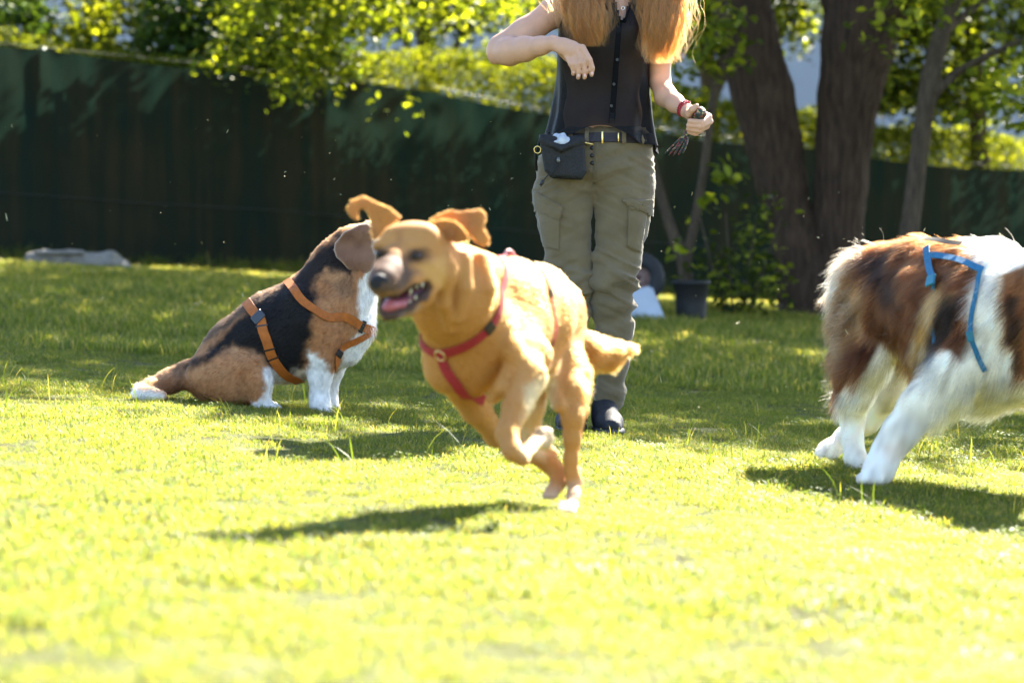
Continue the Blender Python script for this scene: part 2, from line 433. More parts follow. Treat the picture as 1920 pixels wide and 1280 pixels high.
GRASS = leafmat('grass_blade', [(0, (.050, .082, .012)), (.35, (.082, .120, .018)), (.7, (.128, .155, .026)), (.88, (.19, .19, .045)), (1, (.36, .30, .13))], trans=.52, tcol=2.15, rough=.5, spec=.28, attr=True, tyel=(1.27, 1.12, .50))
def blades_mesh(name, n, rad, hmin, hmax, w, seed, lean=.5, seg=3):
    r = np.random.default_rng(seed); V = []; Fc = []; tint = []
    for i in range(n):
        a = r.random() * 6.283; rr = rad * math.sqrt(r.random()); x, y = rr * math.cos(a), rr * math.sin(a)
        h = hmin + (hmax - hmin) * r.random() ** 1.4; th = r.random() * 6.283; ln = lean * (.3 + 1.2 * r.random()) * h
        dx, dy = math.cos(th), math.sin(th); wx, wy = -dy, dx; ww = w * (.6 + .8 * r.random()); tw = r.normal() * .5
        o = len(V); tv = r.random() ** 1.3 if r.random() > .14 else 1.0
        for s in range(seg):
            t = s / seg; f = t * t; hw = ww * .5 * (1 - .55 * t)
            cx, cy_, cz = x + dx * ln * f, y + dy * ln * f, h * (t - .25 * f * lean) - (.006 if s == 0 else 0)
            c, s_ = math.cos(tw * t), math.sin(tw * t); ax, ay = wx * c - wy * s_, wx * s_ + wy * c
            V += [(cx - ax * hw, cy_ - ay * hw, cz), (cx + ax * hw, cy_ + ay * hw, cz)]; tint += [tv * .9 + .1 * t] * 2
        V.append((x + dx * ln, y + dy * ln, h * (1 - .25 * lean))); tint.append(min(1, tv + .08))
        for s in range(seg - 1): Fc.append((o + 2 * s, o + 2 * s + 1, o + 2 * s + 3, o + 2 * s + 2))
        e = o + 2 * (seg - 1); Fc.append((e, e + 1, e + 2))
    me = mesh_np(name, V, Fc); at = me.attributes.new('tint', 'FLOAT', 'POINT'); at.data.foreach_set('value', np.array(tint, np.float32))
    me.materials.append(GRASS); return me
def clover_mesh(name, seed):
    r = np.random.default_rng(seed); V = []; Fc = []; tint = []
    for i in range(14):
        x, y = r.normal(size=2) * .03; h = .015 + .02 * r.random()
        for k in range(3):
            a = k * 2.094 + r.random(); o = len(V); L = .009
            for (l, w) in ((0, 0), (.6, -.45), (1, 0), (.6, .45)):
                V.append((x + L * (l * math.cos(a) - w * math.sin(a)), y + L * (l * math.sin(a) + w * math.cos(a)), h + .003 * l)); tint.append(.25)
            Fc.append((o, o + 1, o + 2, o + 3))
    me = mesh_np(name, V, Fc); at = me.attributes.new('tint', 'FLOAT', 'POINT'); at.data.foreach_set('value', np.array(tint, np.float32))
    me.materials.append(GRASS); return me
def scatter(name, sources, pts, scl):
    """one object whose node tree sets random sources on its points"""
    me = bpy.data.meshes.new(name); me.vertices.add(len(pts)); me.vertices.foreach_set('co', np.asarray(pts, np.float32).ravel())
    a = me.attributes.new('size', 'FLOAT', 'POINT'); a.data.foreach_set('value', np.asarray(scl, np.float32))
    o = bpy.data.objects.new(name, me); COL.objects.link(o); o['kind'] = 'stuff'
    col = bpy.data.collections.new(name + '_tufts')
    for i, s in enumerate(sources): so = bpy.data.objects.new('tuft', s); col.objects.link(so)
    g = bpy.data.node_groups.new(name, 'GeometryNodeTree')
    g.interface.new_socket('Geometry', in_out='INPUT', socket_type='NodeSocketGeometry'); g.interface.new_socket('Geometry', in_out='OUTPUT', socket_type='NodeSocketGeometry')
    N = g.nodes; L = g.links; gi = N.new('NodeGroupInput'); go = N.new('NodeGroupOutput')
    ip = N.new('GeometryNodeInstanceOnPoints'); ci = N.new('GeometryNodeCollectionInfo'); ci.inputs['Collection'].default_value = col
    ci.inputs['Separate Children'].default_value = True; ci.inputs['Reset Children'].default_value = True
    ip.inputs['Pick Instance'].default_value = True
    rv = N.new('FunctionNodeRandomValue'); rv.data_type = 'FLOAT_VECTOR'; rv.inputs[0].default_value = (-.12, -.12, 0); rv.inputs[1].default_value = (.12, .12, 6.283)
    na = N.new('GeometryNodeInputNamedAttribute'); na.data_type = 'FLOAT'; na.inputs['Name'].default_value = 'size'
    mp = N.new('GeometryNodeMeshToPoints')
    L.new(gi.outputs[0], mp.inputs[0]); L.new(mp.outputs[0], ip.inputs['Points']); L.new(ci.outputs[0], ip.inputs['Instance'])
    L.new(rv.outputs[0], ip.inputs['Rotation']); L.new(na.outputs['Attribute'], ip.inputs['Scale']); L.new(ip.outputs[0], go.inputs[0])
    md = o.modifiers.new('scatter', 'NODES'); md.node_group = g; return o
def frustum_pts(n, y0, y1, margin, power=1.0):
    out = []
    while len(out) < n:
        y = y0 + (y1 - y0) * rng.random(4000) ** power
        hw = .18 * y + margin; x = (rng.random(4000) * 2 - 1) * (.18 * y1 + margin)
        k = np.abs(x) < hw; out += list(zip(x[k], y[k]))
    a = np.array(out[:n]); return np.column_stack([a, gz(a[:, 0], a[:, 1])])
def build_grass():
    near = [blades_mesh('tuft', 80, .075, .008, .034, .0024, s, .9) for s in range(6)] + [clover_mesh('clover', 9)]
    p = frustum_pts(17500, 3.2, 13.5, .55)
    k = 1 + .35 * vnoise(p, 1.3) + .2 * vnoise(p, 5, 3)
    # worn, thin places in the lawn
    keep = (vnoise(p, 1.7, 5) + .5 * vnoise(p, 6, 6) > -.5) | (rng.random(len(p)) > .55); p = p[keep]; k = k[keep]
    scatter('grass', near, p, k * (.55 + .3 * rng.random(len(p))))
    far = [blades_mesh('tuft', 60, .13, .03, .075, .005, s, .6, 2) for s in range(20, 24)]
    p = frustum_pts(9000, 13.2, 26, 1.2)
    scatter('grass', far, p, 1 + .35 * vnoise(p, .9))
    # long stray blades that stand above the mown grass
    tall = [blades_mesh('tuft', 3, .03, .05, .13, .0032, s, .6, 4) for s in range(40, 46)]
    p = frustum_pts(300, 6.8, 12.5, .2); k = np.exp(-((p[:, 1] - 9.6) / 2.2) ** 2) > rng.random(len(p)) * .9; p = p[k]
    scatter('grass', tall, p, .5 + .75 * rng.random(len(p)))
    # long grass at the foot of the fence
    base = [blades_mesh('tuft', 30, .12, .08, .24, .007, s, .5, 3) for s in range(60, 63)]
    t = rng.random(420); x = -6 + 15 * t; y = fence_y(x) - .05 - .35 * rng.random(420) ** 1.5
    scatter('grass', base, np.column_stack([x, y, gz(x, y)]), .5 + .6 * rng.random(420))

def fence_y(x): return 25.0 + .55 * (np.asarray(x) + 4.5)

# ------------------------------------------------------------------ leaves
def leaf_cloud(name, C, size, mat, parent, shape='oval', flat=.5, jit=.3):
    """C (n,3) centres; one small folded leaf at each"""
    n = len(C); a = rng.normal(size=(n, 3)); a /= np.linalg.norm(a, axis=1)[:, None]
    up = np.array((0, 0, 1.0)); nrm = rng.normal(size=(n, 3)) * (1 - flat) + up * flat * 1.6; nrm /= np.linalg.norm(nrm, axis=1)[:, None]
    a = a - (a * nrm).sum(1)[:, None] * nrm; a /= np.linalg.norm(a, axis=1)[:, None]; b = np.cross(nrm, a)
    s = size * (1 - jit + 2 * jit * rng.random(n))
    if shape == 'oval': prof = [(-.5, 0, 0), (-.15, .34, .08), (.28, .26, .06), (.6, 0, -.06), (.28, -.26, .06), (-.15, -.34, .08)]
    else: prof = [(-.5, 0, 0), (-.1, .1, .02), (.6, 0, -.03), (-.1, -.1, .02)]
    prof = np.array(prof); m = len(prof)
    V = C[:, None, :] + s[:, None, None] * (prof[None, :, 0, None] * a[:, None] + prof[None, :, 1, None] * b[:, None] + prof[None, :, 2, None] * nrm[:, None])
    V = V.reshape(-1, 3); i = np.arange(n)[:, None] * m
    if m == 6: Q = np.concatenate([i + np.array([0, 1, 2, 3]), i + np.array([0, 3, 4, 5])])
    else: Q = i + np.array([0, 1, 2, 3])
    me = mesh_np(name, V, Q); return link(name, me, mat, parent, shade=False)
def clumps(centres, per, spread):
    C = np.repeat(np.asarray(centres, float), per, axis=0); return C + rng.normal(size=C.shape) * np.asarray(spread)
LEAF_SUN = leafmat('leaf_bright', [(0, (.022, .034, .008)), (.45, (.055, .078, .012)), (.75, (.13, .165, .02)), (1, (.21, .24, .03))], trans=.58, tcol=2.3, tyel=(1.25, 1.12, .25), spec=.2, rough=.5)  # few bright leaves among dark: patchy sunlight put into the ramp
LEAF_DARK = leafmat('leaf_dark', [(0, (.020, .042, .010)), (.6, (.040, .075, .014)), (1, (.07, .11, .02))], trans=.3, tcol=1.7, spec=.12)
LEAF_CON = leafmat('conifer_spray', [(0, (.026, .040, .008)), (.5, (.075, .10, .012)), (1, (.18, .20, .025))], trans=.45, tcol=2.2, tyel=(1.3, 1.15, .25), spec=.1, rough=.7)
LEAF_MID = leafmat('leaf_mid', [(0, (.014, .023, .007)), (.6, (.032, .046, .010)), (.82, (.11, .14, .018)), (1, (.19, .22, .03))], trans=.5, tcol=2.2, tyel=(1.25, 1.12, .25), spec=.15)  # mostly dark, a few bright: uneven sun put into the leaf colours
def bark(name, c1, c2, sc=9):
    m, nt, out = nm(name); tc = node(nt, 'TexCoord'); mp = node(nt, 'Mapping'); mp.inputs['Scale'].default_value = (1, 1, .16)
    nt.links.new(tc.outputs['Object'], mp.inputs[0]); n = node(nt, 'TexNoise', Scale=float(sc * 3), Detail=7.0, Roughness=.65); nt.links.new(mp.outputs[0], n.inputs['Vector'])
    v = node(nt, 'TexVoronoi', Scale=float(sc * 2), feature='DISTANCE_TO_EDGE'); nt.links.new(mp.outputs[0], v.inputs['Vector'])
    r = rampn(nt, n.outputs['Fac'], [(.3, c1), (.7, c2)]); b = node(nt, 'BsdfPrincipled', Roughness=.9); b.inputs['Specular IOR Level'].default_value = .15
    nt.links.new(r.outputs[0], b.inputs['Base Color'])
    ad = node(nt, 'Math', operation='ADD'); nt.links.new(n.outputs['Fac'], ad.inputs[0]); nt.links.new(v.outputs['Distance'], ad.inputs[1])
    bp = node(nt, 'Bump', Strength=.9, Distance=.03); nt.links.new(ad.outputs[0], bp.inputs['Height']); nt.links.new(bp.outputs[0], b.inputs['Normal'])
    nt.links.new(b.outputs[0], out.inputs[0]); return m
BARK = bark('tree_bark', (.024, .015, .010), (.092, .057, .036)); BARK2 = bark('young_bark', (.045, .033, .022), (.125, .09, .058), 14)

def limb_mesh(name, chains, vox=.03, k=.08, rough=.02):
    B = Body(vox)
    for c in chains: B.chain(c, k=k)
    me = B.mesh(name)
    def fn(V, N):
        an = np.arctan2(N[:, 1], N[:, 0]); S = np.column_stack([np.cos(an) * 2.4, np.sin(an) * 2.4, V[:, 2] * .7])
        return rough * (vnoise(S, 3, 1) + .5 * vnoise(S, 7, 2)) + rough * .5 * vnoise(V, 4, 4)
    displace(me, fn); return me

def shift(chain, loc): return [(np.array(p) - np.array(loc), r) for p, r in chain]

def build_trees():
    YT = 21.5
    # --- the big two-stemmed tree
    bx, by = P(1545, 590, YT)[0], YT
    loc = (bx, by, float(gz(bx, by)) - .03)
    t = thing('tree', 'big old tree with two thick dark brown stems splitting low down, right of the woman', 'tree', loc)
    A = [q(1542, 640, YT, 92), q(1512, 545, YT, 54), q(1490, 450, YT, 41), q(1466, 350, YT, 46), q(1450, 270, YT, 52), q(1430, 180, YT, 57), q(1398, 60, YT, 56), q(1376, -60, YT, 50), q(1330, -280, YT, 42), q(1280, -620, YT, 26)]
    A2 = [q(1436, 190, YT, 48), q(1365, 0, YT, 30), q(1300, -200, YT + .4, 26), q(1160, -520, YT + .8, 14)]
    B_ = [q(1556, 640, YT, 86), q(1564, 545, YT, 54), q(1570, 450, YT, 47), q(1576, 350, YT, 49), q(1582, 270, YT, 52), q(1592, 180, YT, 57), q(1608, 90, YT, 68), q(1625, 0, YT, 72), q(1660, -150, YT, 50), q(1720, -500, YT, 32)]
    B2 = [q(1635, 40, YT, 50), q(1700, -30, YT - .2, 34), q(1850, -180, YT - .8, 26), q(2100, -420, YT - 1.6, 14)]
    B3 = [q(1600, 30, YT, 48), q(1556, -60, YT, 38), q(1520, -300, YT - .8, 26), q(1450, -640, YT - 2.0, 12)]
    me = limb_mesh('trunk', [shift(c, loc) for c in (A, A2, B_, B2, B3)], .024, .03, .014)
    link('trunk', me, BARK, t)
    # crown well above the frame: its shade falls on the lawn behind the dogs
    cc = []
    c0 = np.array((4.4, 23.5, 7.4)); rad = np.array((8.4, 6.4, 2.4))
    while len(cc) < 1150:
        v = rng.random(3) * 2 - 1; r = np.linalg.norm(v)
        if r > 1 or r < .35: continue
        p = c0 + v * rad
        if p[2] < 4.4 + .3 * abs(v[0]): continue
        cc.append(p)
    leaf_cloud('crown', clumps(np.array(cc) - np.array(loc), 44, (.42, .42, .26)), .17, LEAF_SUN, t)
    # --- slim leaning tree on the right
    YS = 20.3; bx = P(1690, 600, YS)[0]; loc = (bx, YS, float(gz(bx, YS)) - .02)
    t = thing('tree', 'slim leaning tree with one smooth pale trunk and a side branch, behind the shaggy dog', 'tree', loc)
    a = [q(1672, 620, YS, 22), q(1690, 520, YS, 19), q(1705, 430, YS, 18), q(1727, 260, YS, 17), q(1745, 140, YS, 18), q(1765, 60, YS, 16), q(1800, -30, YS, 14), q(1860, -220, YS, 10)]
    b = [q(1738, 190, YS, 10), q(1790, 138, YS, 8), q(1850, 105, YS - .2, 7), q(1925, 72, YS - .4, 6), q(2040, 20, YS - .7, 4)]
    c = [q(1768, 60, YS, 10), q(1820, 20, YS + .2, 7), q(1925, -60, YS + .4, 5)]
    link('trunk', limb_mesh('trunk', [shift(x, loc) for x in (a, b, c)], .016, .02, .005), BARK2, t)
    cs = []
    for _ in range(260):
        px = rng.uniform(1640, 2050); py = rng.uniform(-160, 250)
        if py > 120 + (px - 1640) * .5 : continue
        if px < 1780 and py > 100 and rng.random() < .75: continue
        if vnoise(np.array([[px / 90, py / 90, 0]]), 1)[0] < -.25: continue
        cs.append(P(px, py, YS + rng.uniform(-1.1, 1.6)))
    leaf_cloud('crown', clumps(np.array(cs) - np.array(loc), 14, (.13, .16, .1)), .075, LEAF_SUN, t)
    # --- young V-stemmed tree between woman and big tree
    YV = 20.8; bx = P(1285, 560, YV)[0]; loc = (bx, YV, float(gz(bx, YV)) - .02)
    t = thing('tree', 'thin young tree forking low into two stems, between the woman and the big tree', 'tree', loc)
    a = [q(1290, 610, YV, 15), q(1288, 540, YV, 14), q(1282, 490, YV, 13), q(1255, 420, YV, 10), q(1222, 310, YV, 9), q(1205, 200, YV, 7), q(1180, -60, YV, 5)]
    b = [q(1284, 500, YV, 10), q(1300, 430, YV, 9), q(1318, 330, YV, 8), q(1335, 200, YV, 8), q(1352, 110, YV, 7), q(1372, -60, YV, 5)]
    link('trunk', limb_mesh('trunk', [shift(x, loc) for x in (a, b)], .012, .015, .004), BARK2, t)
    cs = []
    for (px, py, s, n) in ((1335, 345, 24, 3), (1312, 410, 8, 1), (1350, 300, 14, 1), (1290, 465, 14, 1), (1300, 180, 30, 4), (1330, 60, 40, 16), (1300, 10, 40, 12), (1370, 120, 22, 5), (1285, 120, 24, 4), (1345, -60, 50, 16)):
        for _ in range(n): cs.append(P(px + rng.normal() * s, py + rng.normal() * s * .6, YV - .3 + rng.normal() * .25))
    leaf_cloud('crown', clumps(np.array(cs) - np.array(loc), 8, (.075, .1, .05)), .085, LEAF_SUN, t)
    # --- overhanging tree beyond the fence, left of the woman
    YL = 27.5; loc = (P(560, 500, YL)[0], YL, float(gz(-2, YL)))
    t = thing('tree', 'sunlit small leaved tree hanging over the fence behind the beagle', 'tree', loc)
    a = [q(520, 600, YL, 22), q(540, 300, YL, 20), q(600, 100, YL, 16), q(680, -60, YL, 12), q(760, -300, YL, 6)]
    b = [q(545, 280, YL, 14), q(480, 120, YL, 10), q(420, -60, YL, 7)]
    c = [q(660, -20, YL, 6), q(760, 20, YL - .5, 5), q(860, 60, YL - .8, 3)]
    link('trunk', limb_mesh('trunk', [shift(x, loc) for x in (a, b, c)], .03, .03, .008), BARK2, t)
    cc = []
    while len(cc) < 40:
        v = rng.random(3) * 2 - 1; r = np.linalg.norm(v)
        if r < 1 and r > .3: cc.append(np.array((-1.2, 31.6, 6.6)) + v * np.array((6.4, 3.2, 2.0)))
    leaf_cloud('added_shade_crown', clumps(np.array(cc) - np.array(loc), 40, (.4, .4, .25)), .16, LEAF_SUN, t)  # unseen upper foliage, added to throw shade on the fence
    cs = []
    for (px, py, sx, sy, n, dy) in ((560, 60, 70, 46, 50, -2.6), (520, 20, 60, 40, 34, -2.4), (640, 30, 60, 34, 30, -2.0), (560, 120, 50, 22, 12, -2.8), (620, 105, 40, 20, 12, -2.4), (720, 10, 60, 18, 14, -1), (790, 20, 50, 22, 12, -1), (890, 20, 50, 16, 10, -1), (960, 15, 40, 15, 10, -1), (600, -60, 140, 40, 60, -2)):
        for _ in range(n): cs.append(P(px + rng.normal() * sx, py + rng.normal() * sy, YL + dy + rng.normal() * .3))
    leaf_cloud('crown', clumps(np.array(cs) - np.array(loc), 19, (.13, .14, .11)), .07, LEAF_SUN, t)

def back_trees():
    # trees between the hedge and the house
    for lab, px, YY, boxes, n in (('leafy tree beyond the hedge, seen between the woman and the big tree', 1330, 31.5, ((1180, 1345, -160, 120), (1280, 1560, -160, 70)), 150),
                             ('leafy tree beyond the hedge, filling the upper right corner', 1830, 31.0, ((1610, 1760, -160, 190), (1740, 2060, -160, 215)), 290),
                             ('leafy tree beyond the hedge, seen above the bent arm', 800, 32.0, ((640, 860, -160, 62), (820, 1050, -160, 42)), 120),
                             ('leafy tree beyond the hedge, behind the dark shrubs at the upper left', 200, 32.5, ((-120, 240, -160, 50), (200, 520, -160, 60)), 260)):
        c = P(px, 500, YY); loc = (c[0], YY, float(gz(c[0], YY))); t = thing('tree', lab, 'tree', loc)
        a = [q(px, 640, YY, 20), q(px + 8, 300, YY, 18), q(px - 6, 60, YY, 15), q(px + 10, -200, YY, 9)]; b = [q(px, 200, YY, 9), q(px + 70, 60, YY, 6), q(px + 130, -90, YY, 4)]; d = [q(px, 160, YY, 9), q(px - 60, 40, YY, 6), q(px - 120, -90, YY, 4)]
        link('trunk', limb_mesh('trunk', [shift(x, loc) for x in (a, b, d)], .03, .03, .008), BARK2, t)
        cs = []
        while len(cs) < n:
            bx = boxes[rng.integers(len(boxes))]; x = rng.uniform(bx[0], bx[1]); y = rng.uniform(bx[2], bx[3])
            if vnoise(np.array([[x / 60, y / 60, px]]), 1)[0] < -.22: continue
            cs.append(P(x, y, YY + rng.uniform(-1.2, .8)))
        leaf_cloud('crown', clumps(np.array(cs) - np.array(loc), 48, (.17, .2, .14)), .085, LEAF_MID, t)

def build_fence():
    x0, x1 = -6.6, 10.5
    mid = (x0 + x1) / 2; loc = (mid, float(fence_y(mid)), float(gz(mid, fence_y(mid))))
    t = thing('fence', 'tall dark green shade net fence running across the back of the lawn', 'fence', loc)
    def top(x):                                     # top edge height read off the photograph
        Y = float(fence_y(x)); px = 960 + F * x / Y
        py = np.interp(px, [-400, 0, 200, 400, 640, 800, 1030, 1300, 1640, 1920, 2300], [40, 84, 104, 124, 150, 162, 212, 252, 292, 318, 350])
        return P(px, py, Y)[2]
    m, nt, out = nm('shade_net')
    tc = node(nt, 'TexCoord'); n = node(nt, 'TexNoise', Scale=1.3, Detail=5.0); nt.links.new(tc.outputs['Object'], n.inputs['Vector'])
    mp = node(nt, 'Mapping'); mp.inputs['Scale'].default_value = (5, 1, .3); nt.links.new(tc.outputs['Object'], mp.inputs[0])
    n2 = node(nt, 'TexNoise', Scale=2.2, Detail=6.0); nt.links.new(mp.outputs[0], n2.inputs['Vector'])
    ad = node(nt, 'Math', operation='ADD'); nt.links.new(n.outputs['Fac'], ad.inputs[0]); nt.links.new(n2.outputs['Fac'], ad.inputs[1])
    hf = node(nt, 'Math', operation='MULTIPLY'); hf.inputs[1].default_value = .5; nt.links.new(ad.outputs[0], hf.inputs[0])
    r = rampn(nt, hf.outputs[0], [(.36, (.007, .016, .013)), (.48, (.015, .017, .011)), (.62, (.028, .023, .013))])
    d = node(nt, 'BsdfPrincipled', Roughness=.9); d.inputs['Specular IOR Level'].default_value = .08; nt.links.new(r.outputs[0], d.inputs['Base Color'])
    tr = node(nt, 'BsdfTranslucent'); tr.inputs[0].default_value = (.045, .12, .085, 1)
    ms = node(nt, 'MixShader'); ms.inputs[0].default_value = .05; nt.links.new(d.outputs[0], ms.inputs[1]); nt.links.new(tr.outputs[0], ms.inputs[2])
    nt.links.new(ms.outputs[0], out.inputs[0])
    posts = np.linspace(x0, x1, 8)
    for a, b in zip(posts[:-1], posts[1:]):
        V = []; nx, nz = 34, 16
        for i in range(nx):
            x = a + (b - a) * i / (nx - 1); Y = float(fence_y(x)); s = math.sin(math.pi * i / (nx - 1))
            zt = top(x) - .05 * s; zb = float(gz(x, Y)) - .04
            for j in range(nz):
                f = j / (nz - 1); z = zb + (zt - zb) * f
                w = .012 * math.sin(x * 21 + 2 * math.sin(z * 3)) * (.4 + f) + .02 * mnoise.noise(Vector((x * 3, z * 1.2, 4))) - .05 * s * math.sin(math.pi * f)
                V.append((x - loc[0], Y + w - loc[1] - .04, z - loc[2]))
        Q = [(i * nz + j, (i + 1) * nz + j, (i + 1) * nz + j + 1, i * nz + j + 1) for i in range(nx - 1) for j in range(nz - 1)]
        link('net_panel', mesh_np('net_panel', V, Q), m, t)
    pm = plain('galvanised_post', (.10, .12, .11), .5, metallic=.4)
    for x in posts:
        Y = float(fence_y(x)); b = np.array((x, Y + .05, float(gz(x, Y)) - .1)) - np.array(loc); e = np.array((x, Y + .05, top(x) + .02)) - np.array(loc)
        link('post', tube_mesh('post', [b, (b + e) / 2, e], .03, 10), pm, t)
    xs = np.linspace(x0, x1, 60)
    for k, (dz, rr) in enumerate(((.0, .003), (None, .004))):
        pts = []
        for x in xs:
            Y = float(fence_y(x)); z = top(x) + .012 if dz is not None else float(gz(x, Y)) + .32 * (top(x) - float(gz(x, Y)))
            pts.append(np.array((x, Y - (.03 if dz is not None else .10), z)) - np.array(loc))
        link('wire', tube_mesh('wire', pts, rr, 6), plain('fence_wire', (.06, .06, .05) if dz is not None else (.03, .03, .03), .5), t)

def build_hedge():
    # clipped conifer hedge behind the net
    x0, x1 = -6.5, 12.0
    mid = 2.0; loc = (mid, float(fence_y(mid)) + 1.2, float(gz(mid, 27)))
    t = thing('hedge', 'long clipped conifer hedge with sunlit top standing behind the fence', 'hedge', loc)
    def topz(x, Y):
        px = 960 + F * x / Y
        py = np.interp(px, [-300, 0, 300, 640, 900, 1050, 1250, 1400, 1640, 1800, 1920, 2400], [30, 60, 95, 98, 95, 118, 165, 190, 235, 245, 262, 330])
        return CAM_H + (486 - py) * Y / F
    n = 92000; x = rng.uniform(x0, x1, n); dep = rng.uniform(0, 1.5, n); Y = fence_y(x) + .45 + dep
    zt = topz(x, Y) - .10 * np.abs(dep - .75) + .09 * vnoise(np.column_stack([x, Y, x * 0]), 2.4) + .05 * vnoise(np.column_stack([x, Y, x * 0]), 8, 2)
    zb = gz(x, Y); u = rng.random(n); f = np.where(rng.random(n) < .62, 1 - .32 * u ** 1.6, u)
    keep = (f > .45) ; x, Y, zb, zt, f = x[keep], Y[keep], zb[keep], zt[keep], f[keep]
    leaf_cloud('foliage', np.column_stack([x, Y, zb + (zt - zb) * f]) - np.array(loc), .10, LEAF_CON, t, 'needle', .35)
    for xx in np.arange(x0 + .4, x1, .8):
        Yy = float(fence_y(xx)) + 1.2; b = np.array((xx, Yy, float(gz(xx, Yy)) - .05)) - np.array(loc)
        link('stem', tube_mesh('stem', [b, b + (0, 0, 1.0), b + (.03, 0, 1.9)], [.06, .045, .02], 7), BARK, t)
    # dark shrubs at the top left, behind the fence
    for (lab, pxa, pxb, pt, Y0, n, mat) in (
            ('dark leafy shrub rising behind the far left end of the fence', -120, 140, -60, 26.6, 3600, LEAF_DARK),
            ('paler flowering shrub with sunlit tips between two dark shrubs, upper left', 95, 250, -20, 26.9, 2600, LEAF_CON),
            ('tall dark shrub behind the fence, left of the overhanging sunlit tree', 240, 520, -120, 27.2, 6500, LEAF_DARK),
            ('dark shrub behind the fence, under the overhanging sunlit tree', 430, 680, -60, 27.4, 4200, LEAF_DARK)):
        cx = (pxa + pxb) / 2; lo = (P(cx, 500, Y0)[0], Y0, float(gz(P(cx, 500, Y0)[0], Y0)))
        s = thing('shrub', lab, 'shrub', lo, 'shrubs behind the fence')
        zt = P(cx, pt, Y0)[2]; w = M((pxb - pxa) / 2, Y0); c = np.array((0, 0, (zt - lo[2]) * .5)); C = []
        while len(C) < n:
            v = rng.normal(size=3); v /= np.linalg.norm(v); v *= rng.random() ** .3
            p = c + v * np.array((w, .7, (zt - lo[2]) * .55)) * (1 + .22 * mnoise.noise(Vector(v * 3)))
            C.append(p)
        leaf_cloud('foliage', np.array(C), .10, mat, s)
        link('stem', tube_mesh('stem', [(0, 0, -.05), (.03, 0, .6), (0, .05, 1.4)], [.05, .04, .02], 7), BARK, s)
    # ivy-like bush at the foot of the big tree
    YB = 20.6; lo = (P(1380, 560, YB)[0], YB, float(gz(P(1380, 560, YB)[0], YB)))
    s = thing('bush', 'low leafy bush with sunlit leaves at the foot of the big tree', 'bush', lo)
    cs = []
    for (px, py, sx, sy, n) in ((1385, 500, 34, 26, 15), (1350, 520, 26, 16, 9), (1420, 450, 20, 24, 8), (1400, 560, 40, 14, 9), (1340, 580, 26, 10, 8), (1430, 400, 12, 20, 4), (1440, 520, 16, 40, 12)):
        for _ in range(n): cs.append(P(px + rng.normal() * sx, py + rng.normal() * sy, YB + rng.normal() * .2))
    leaf_cloud('foliage', clumps(np.array(cs) - np.array(lo), 11, (.07, .07, .06)), .055, LEAF_MID, s)
    link('stem', join_meshes('stem', [tube_mesh('s', [(dx * .3, 0, -.05), (dx, .02, .4), (dx * 1.5, 0, .75)], [.012, .009, .005], 6) for dx in (-.18, -.05, .1, .22)]), BARK2, s)

def build_house():
    lo = (2.0, 44.0, .2)
    h = thing('house', 'large pale grey rendered house far behind the hedge and trees', 'house', lo)
    wm = plain('render_wall', (.36, .38, .44), .9, .06, 1.2, .2, 30); rm = plain('roof_tile', (.22, .10, .07), .8, .25, 6)
    gm = plain('window_glass', (.03, .04, .05), .1, .1); fm = plain('window_frame', (.75, .75, .73), .5, .04)
    link('wall', box_mesh('wall', (-15, 0, -.4), (16, 9, 7)), wm, h, False)
    V = [(-15.6, -.6, 7.0), (16.6, -.6, 7.0), (16.6, 9.6, 7.0), (-15.6, 9.6, 7.0), (-12, 4.5, 10.5), (13, 4.5, 10.5)]
    link('roof', mesh_np('roof', V, [(0, 1, 5, 4), (1, 2, 5), (2, 3, 4, 5), (3, 0, 4), (3, 2, 1, 0)]), rm, h, False)
    for i, x in enumerate(np.arange(-12.5, 14, 5.0)):
        w = link('window', box_mesh('window', (x, -.06, 4.3), (x + 1.3, .02, 5.8)), fm, h, False)
        link('pane', box_mesh('pane', (x + .08, -.07, 4.38), (x + 1.22, -.05, 5.72)), gm, w, False)

